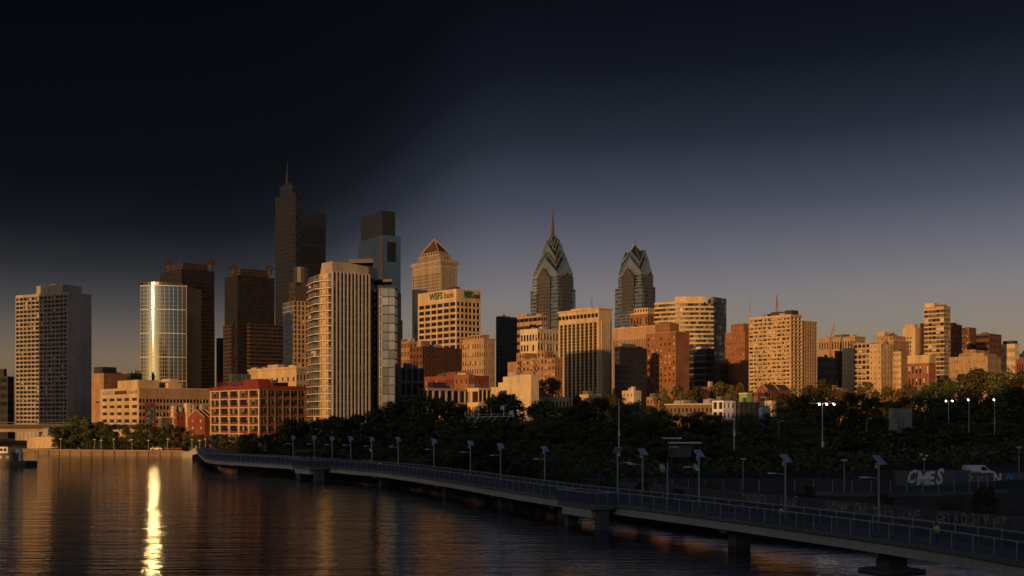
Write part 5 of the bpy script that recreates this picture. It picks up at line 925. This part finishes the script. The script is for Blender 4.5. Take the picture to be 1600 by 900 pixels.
# low stand structure, stair ramp with white columns, parked cars on the quay
root = thing('pale_pavilion', 'low flat-roofed pavilion with pale roof edges among the trees', 'pavilion', (at(1072, 700, 250).x, 250, 5)); p = at(1072, 692, 250); mb = MB(); mb.box((p.x, 252, p.z), (6.6, 4, .3), 'lamp_white'); mb.box((p.x - 2.2, 256, p.z + .9), (4, 3, .25), 'lamp_white'); part(mb, 'roof', root)
mb = MB(); mb.box((p.x - 1.0, 252.5, p.z - 1.6), (4.4, 3, 2.9), 'concrete_dark'); mb.box((p.x - 2.4, 250.9, p.z - .9), (2, .1, .25), 'lamp_white'); part(mb, 'wall', root)
for dx in (-3, 3): mb = MB(); mb.bar((p.x + dx, 250.3, gz(p.x, 250)), (p.x + dx, 250.3, p.z), .2, 'metal_dark'); part(mb, 'post', root)
root = thing('stair_ramp', 'dark sloping footbridge ramp on pale round columns before the warehouse', 'ramp', (at(415, 690, 400).x, 400, 3)); mb = MB(); mb.bar(at(372, 694, 400), at(440, 676, 400), 2.4, 'metal_dark', .7); mb.bar(at(372, 690, 399), at(440, 672, 399), .15, 'metal_dark', .15); part(mb, 'ramp', root)
for x, y in ((406, 688), (414, 684), (437, 680), (446, 680)): mb = MB(); q = at(x, y, 400); mb.tube((q.x, 400, 2), q, .45, .45, 'cream_pale', 10); part(mb, 'column', root)
def car_mesh(c):
    b_ = MB(); prof = [(-2.1, .3), (-2.15, .8), (-1.6, .95), (-1.0, 1.42), (.5, 1.42), (1.2, .95), (2.1, .8), (2.15, .3)]
    f1 = [(x, -.85, z) for x, z in prof]; f2 = [(x, .85, z) for x, z in prof]; b_.poly(f1, c); b_.poly(f2[::-1], c)
    for i in range(8): j = (i + 1) % 8; b_.poly([f1[j], f1[i], f2[i], f2[j]], 'glass_dark' if i in (2, 4) else c)
    b_.poly([(-1.35, -.86, .98), (1.0, -.86, .98), (.45, -.86, 1.35), (-.95, -.86, 1.35)], 'glass_dark'); w_ = MB()
    return b_.mesh('body')
wm2 = MB(); wm2.tube((0, -.1, 0), (0, .1, 0), .33, .33, 'rubber', 12); wm2 = wm2.mesh('wheel')
for k, (px, D, c, lb) in enumerate(((118, 440, 'dark_panel', 'dark car parked on the quay left of the trees gap'), (245, 436, 'paint_white', 'white car parked on the quay under the mural'), (257, 437, 'metal_dark', 'dark grey car parked right of the white car on the quay'), (276, 436, 'brick_red', 'red car parked on the quay below the narrow gabled house'))):
    q = at(px, 700, D); r_ = thing('parked_car', lb, 'car', (q.x, D, 2.2), 'cars on the quay'); r_.location.z = gz(q.x, D) + .02; link('body', car_mesh(c), r_)
    for x in (-1.3, 1.3):
        for y in (-.78, .78): link('wheel', wm2, r_, (x, y, .33))
# ------------------------------------------------------------------ trees
def tree_meshes(seed, leafm, lobes, slim=1., nleaf=2600):
    r_ = random.Random(seed); tr = MB(); tr.tube((0, 0, -.03), (.01, 0, .34), .022, .014, 'bark', 8); tips = []
    for k in range(7):
        a = k * 2.4 + r_.random(); z0 = .2 + .03 * k; p0 = Vector((.005, 0, z0)); p1 = Vector((math.cos(a) * .12 * slim, math.sin(a) * .12 * slim, z0 + .16)); p2 = p1 + Vector((math.cos(a) * .12 * slim, math.sin(a) * .12 * slim, .14)); tr.tube(p0, p1, .011, .008, 'bark', 6); tr.tube(p1, p2, .008, .003, 'bark', 5)
    tr.tube((.01, 0, .34), (-.01, .01, .75), .014, .004, 'bark', 6)
    L_ = []
    for k in range(lobes):
        z = r_.uniform(.16, .9); R_ = .34 * slim * math.sin(math.pi * min(.97, (z - .02) / .98)) ** .7; a = r_.uniform(0, 6.2832); q = math.sqrt(r_.random()) * R_
        L_.append((Vector((q * math.cos(a), q * math.sin(a), z)), r_.uniform(.07, .15) * (1.1 - .4 * z)))
    cr_ = MB(); v, f = cr_.v, cr_.f
    for _ in range(nleaf):
        c, R_ = r_.choice(L_); d = Vector((r_.gauss(0, 1), r_.gauss(0, 1), r_.gauss(.25, 1))).normalized(); p = c + d * R_ * (r_.uniform(.55, 1.12) if r_.random() < .85 else r_.uniform(1.1, 1.4))
        nn = (d + Vector((r_.gauss(0, .5), r_.gauss(0, .5), r_.gauss(0, .5)))).normalized(); u = nn.cross(Vector((r_.gauss(0, 1), r_.gauss(0, 1), r_.gauss(0, 1)))).normalized(); w_ = nn.cross(u); s_ = r_.uniform(.012, .026)
        cr_.poly([p - u * s_ * 1.3, p - w_ * s_ * .7, p + u * s_ * 1.3, p + w_ * s_ * .7], leafm)
    return tr.mesh('trunk'), cr_.mesh('crown')
TM = [tree_meshes(1, 'leaf', 26), tree_meshes(2, 'leaf_olive', 24), tree_meshes(3, 'leaf_deep', 30, .85), tree_meshes(4, 'leaf', 22, 1.15), tree_meshes(5, 'leaf_deep', 26, 1.), tree_meshes(6, 'leaf_olive', 22, .8)]
def tree(px, yt, D, label, group, k=None, wide=1., zb=None):
    k = rnd.randrange(len(TM)) if k is None else k; x = (px - CX) / F * D; zg = gz(x, D) if zb is None else zb; zt = H - (yt - HY) / F * D; h = max(4., zt - zg) / .97
    r_ = thing('tree', label, 'tree', (x, D, zg - .1), group); r_.rotation_euler.z = rnd.uniform(0, 6.28)
    wd = max(min(h * 1.25, h + 4), 9) * wide if h < 14 else h * 1.05 * wide
    for nm, me in zip(('trunk', 'crown'), TM[k]): o = link(nm, me, r_); o.scale = (wd, wd, h)
LMK = [(430, 'the warehouse corner'), (500, 'the balconied river tower'), (560, 'the white fins'), (605, 'the glass wing'), (650, 'the grey frame block'), (700, 'the brick row'), (762, 'the sign gantry'), (830, 'the blank stepped wall'), (905, 'the cream pier office'), (985, 'the black block'), (1050, 'the brick hotel'), (1125, 'the white box house'), (1195, 'the blue house'), (1245, 'the gridded slab'), (1290, 'the floodlight mast'), (1350, 'the balconied apartments'), (1408, 'the pale shed'), (1465, 'the glass apartments'), (1520, 'the tan hospital'), (1590, 'the right-edge white block')]
QMK = [(100, 'the pale slab tower'), (190, 'the ribbon windows'), (235, 'the red mural'), (272, 'the narrow gable'), (320, 'the big brick gable'), (395, 'the red warehouse')]
ORD = ['leftmost', 'second from left', 'third from left', 'fourth from left', 'fifth from left', 'sixth from left', 'seventh from left']
def series(xs_, marks, fmt):                              # a label of its own for every plant in a row, counted below the nearest landmark
    near_ = [min(marks, key=lambda q: abs(q[0] - x))[1] for x in xs_]; out = []
    for x, nm in zip(xs_, near_): k = sorted(v for v, m_ in zip(xs_, near_) if m_ == nm).index(x); n_ = near_.count(nm); out.append(fmt % ((ORD[k] + ' ' if n_ > 1 else '') + 'below ' + nm))
    return out
# skyline of the tree belt: (pixel x, crown top y, distance)
SKY = [(428, 678, 395), (446, 668, 400), (468, 660, 402), (492, 655, 405), (515, 650, 408), (540, 655, 405), (562, 648, 405), (588, 640, 402), (606, 630, 400), (628, 622, 396), (652, 618, 392), (676, 621, 396), (700, 623, 398), (718, 632, 400), (742, 648, 405), (765, 622, 410), (786, 615, 412), (806, 622, 410), (828, 634, 408), (848, 624, 410), (868, 630, 405), (892, 634, 400), (915, 626, 405), (940, 621, 408), (968, 620, 400), (992, 626, 405), (1012, 640, 390), (1035, 641, 382), (1062, 645, 380), (1090, 643, 378), (1118, 648, 374), (1142, 650, 372), (1172, 646, 372), (1205, 645, 375), (1225, 628, 380), (1252, 618, 385), (1278, 612, 390), (1305, 620, 385), (1330, 612, 390), (1352, 616, 385), (1378, 620, 380), (1402, 628, 375), (1420, 618, 390), (1444, 606, 385), (1462, 598, 385), (1484, 600, 380), (1502, 586, 385), (1524, 576, 380), (1546, 581, 378), (1568, 578, 375), (1590, 583, 372), (1612, 580, 370)]
for (px, y, D), lb in zip(SKY, series([s_[0] for s_ in SKY], LMK, 'dark tree, skyline belt row, %s')): tree(px, y, D, lb, 'dark trees of the riverbank belt', wide=rnd.uniform(.95, 1.25))
r3 = random.Random(21)
for row, (D0_, y0_, n_, nm) in enumerate(((350, 652, 40, 'third'), (310, 672, 38, 'second'), (270, 694, 34, 'front'))):
    sp = []
    for i in range(n_):
        px = 445 + (1625 - 445) * (i + .3 + .4 * r3.random()) / n_; D = D0_ + r3.uniform(-14, 14)
        if px < 1000: D = max(D, 262 + (1000 - px) * .24)
        x = (px - CX) / F * D
        if .6 * x + .8 * D - lerp(SN, SA, .8 * x - .6 * D) < 9: continue
        if 60 < x < 116 and 190 < D < 228: continue
        y = y0_ + r3.uniform(-8, 10) - (14 if px > 1420 else 0)
        if 1380 < px < 1432 and D < 332: y = max(y, 651)
        sp.append((px, y, D))
    for (px, y, D), lb in zip(sp, series([s_[0] for s_ in sp], LMK, 'dark tree, ' + nm + ' belt row, %s')): tree(px, y, D, lb, 'dark trees of the riverbank belt', wide=r3.uniform(1.05, 1.4), k=r3.choice((0, 2, 2, 4, 4, 3)))
bank = []
for D in (335, 318, 303, 290, 277, 265, 254, 243, 233, 223, 214, 206, 198, 191):     # bushy trees right at the water's edge
    a_ = lerp([q[1] for q in SH[::-1]], [q[0] for q in SH[::-1]], D) + r3.uniform(6, 10); bank.append((CX + F * a_ / D, D + r3.uniform(-2, 2), r3.uniform(6.2, 8.6)))
for (px, D, hh), lb in zip(bank, series([q[0] for q in bank], LMK, "low bushy tree at the water's edge, %s")): tree(px, HY + F * (H - 1.6 - hh) / D, D, lb, 'bushy trees at the water edge', k=r3.choice((2, 4, 0)), wide=1.15)
mb = MB(); r4 = random.Random(5)                          # thicket under the trees
for _ in range(42000):
    px = r4.uniform(425, 1640); D = r4.uniform(228, 430); x = (px - CX) / F * D
    tt = .6 * x + .8 * D - lerp(SN, SA, .8 * x - .6 * D)
    if tt < 5 or (x > 60 and D < 212): continue
    hmax = .8 + 2.6 * (.5 + .5 * math.sin(x * .31 + 2 * math.sin(D * .07)) * math.sin(D * .23 + x * .11)) * min(1, tt / 30)
    p = Vector((x, D, gz(x, D) + hmax * r4.random() ** .6)); u = Vector((r4.gauss(0, 1), r4.gauss(0, 1), r4.gauss(0, .6))).normalized(); w_ = u.cross(Vector((r4.gauss(0, 1), r4.gauss(0, 1), r4.gauss(0, 1)))).normalized(); s_ = r4.uniform(.3, .75)
    mb.poly([p - u * s_, p - w_ * s_ * .6, p + u * s_, p + w_ * s_ * .6], 'leaf_deep' if r4.random() < .7 else 'leaf')
tag(link('undergrowth', mb.mesh('undergrowth'), kind='stuff'), 'dark tangled undergrowth covering the shaded riverbank', 'undergrowth')
for px, y, D, lb in ((1130, 598, 640, 'round dark tree below the orange brick tower'), (1158, 599, 640, 'second round dark tree below the orange brick tower, next to the gabled hut'), (1062, 601, 640, 'broad tree at the foot of the orange brown brick hotel'), (1088, 604, 630, 'tree at the foot of the banded block'), (1036, 608, 640, 'small tree left of the broad one below the brick hotel'), (1262, 602, 640, 'warm-tinted tree below the right wing of the gridded slab'), (1290, 594, 650, 'warm-tinted tree in front of the black windowless-looking block'), (1322, 604, 640, 'warm-tinted tree below the balconied apartments, left'), (1356, 598, 640, 'warm-tinted tree below the balconied apartments, right'), (1392, 604, 630, 'warm-tinted tree below the ornate apartments'), (1418, 600, 640, 'warm-tinted tree below the apartment wing'), (1232, 606, 640, 'warm-tinted tree below the gridded slab corner'), (1212, 612, 600, 'small tree right of the brown gabled house'), (905, 618, 600, 'tree at the foot of the cream pier office'), (955, 616, 600, 'tree in front of the black block'), (856, 590, 650, 'dark tree leaning on the blank stepped wall')): tree(px, y, D, lb, None, k=r3.choice((1, 5, 0)))
QT = ((92, 668, 436), (104, 660, 437), (122, 652, 440), (138, 656, 438), (152, 660, 437), (166, 664, 436), (184, 664, 438), (200, 668, 437), (218, 664, 438), (236, 668, 436), (252, 670, 437), (268, 664, 436), (284, 668, 436), (296, 674, 434), (312, 680, 432), (346, 682, 436), (362, 684, 436), (378, 682, 434), (398, 678, 430), (414, 682, 420))
for (px, y, D), lb in zip(QT, series([s_[0] for s_ in QT], QMK, 'small dark tree in the quay row, %s')): tree(px, y - 2, D, lb, 'quay trees', k=r3.choice((2, 4, 4, 0)), wide=r3.uniform(.85, 1.15))
SB = ((14, 172, 3.4), (18, 163, 3.), (22, 155, 2.6), (9, 182, 3.8), (40, 160, 2.5), (47, 150, 2.2), (52, 140, 2.6), (58, 145, 3.0), (60, 128, 2.2), (66, 134, 2.8), (72, 118, 2.5), (74, 140, 3.2), (30, 178, 2.4), (82, 110, 3.0), (24, 196, 2.8), (10, 214, 3.0), (78, 160, 3.2), (64, 160, 2.4))
for k, ((x, y, h_), lb) in enumerate(zip(SB, series([CX + F * s_[0] / s_[1] + .01 * s_[1] for s_ in SB], [(1005, 'the small pavilion'), (1200, 'the mast by the white box house'), (1290, 'the floodlight mast'), (1444, 'the multi-headed lamp'), (1530, 'the white van'), (1640, 'the right edge lamp'), (2100, 'the far right')], 'low dark shrub on the bank, %s'))):
    r_ = thing('shrub', lb, 'shrub', (x, y, gz(x, y) - h_ * .28), 'bank shrubs'); o = link('foliage', TM[(k * 2) % 6][1], r_); o.scale = (h_ * 1.8, h_ * 1.8, h_ * 1.25)
    r_.rotation_euler.z = k * 1.3
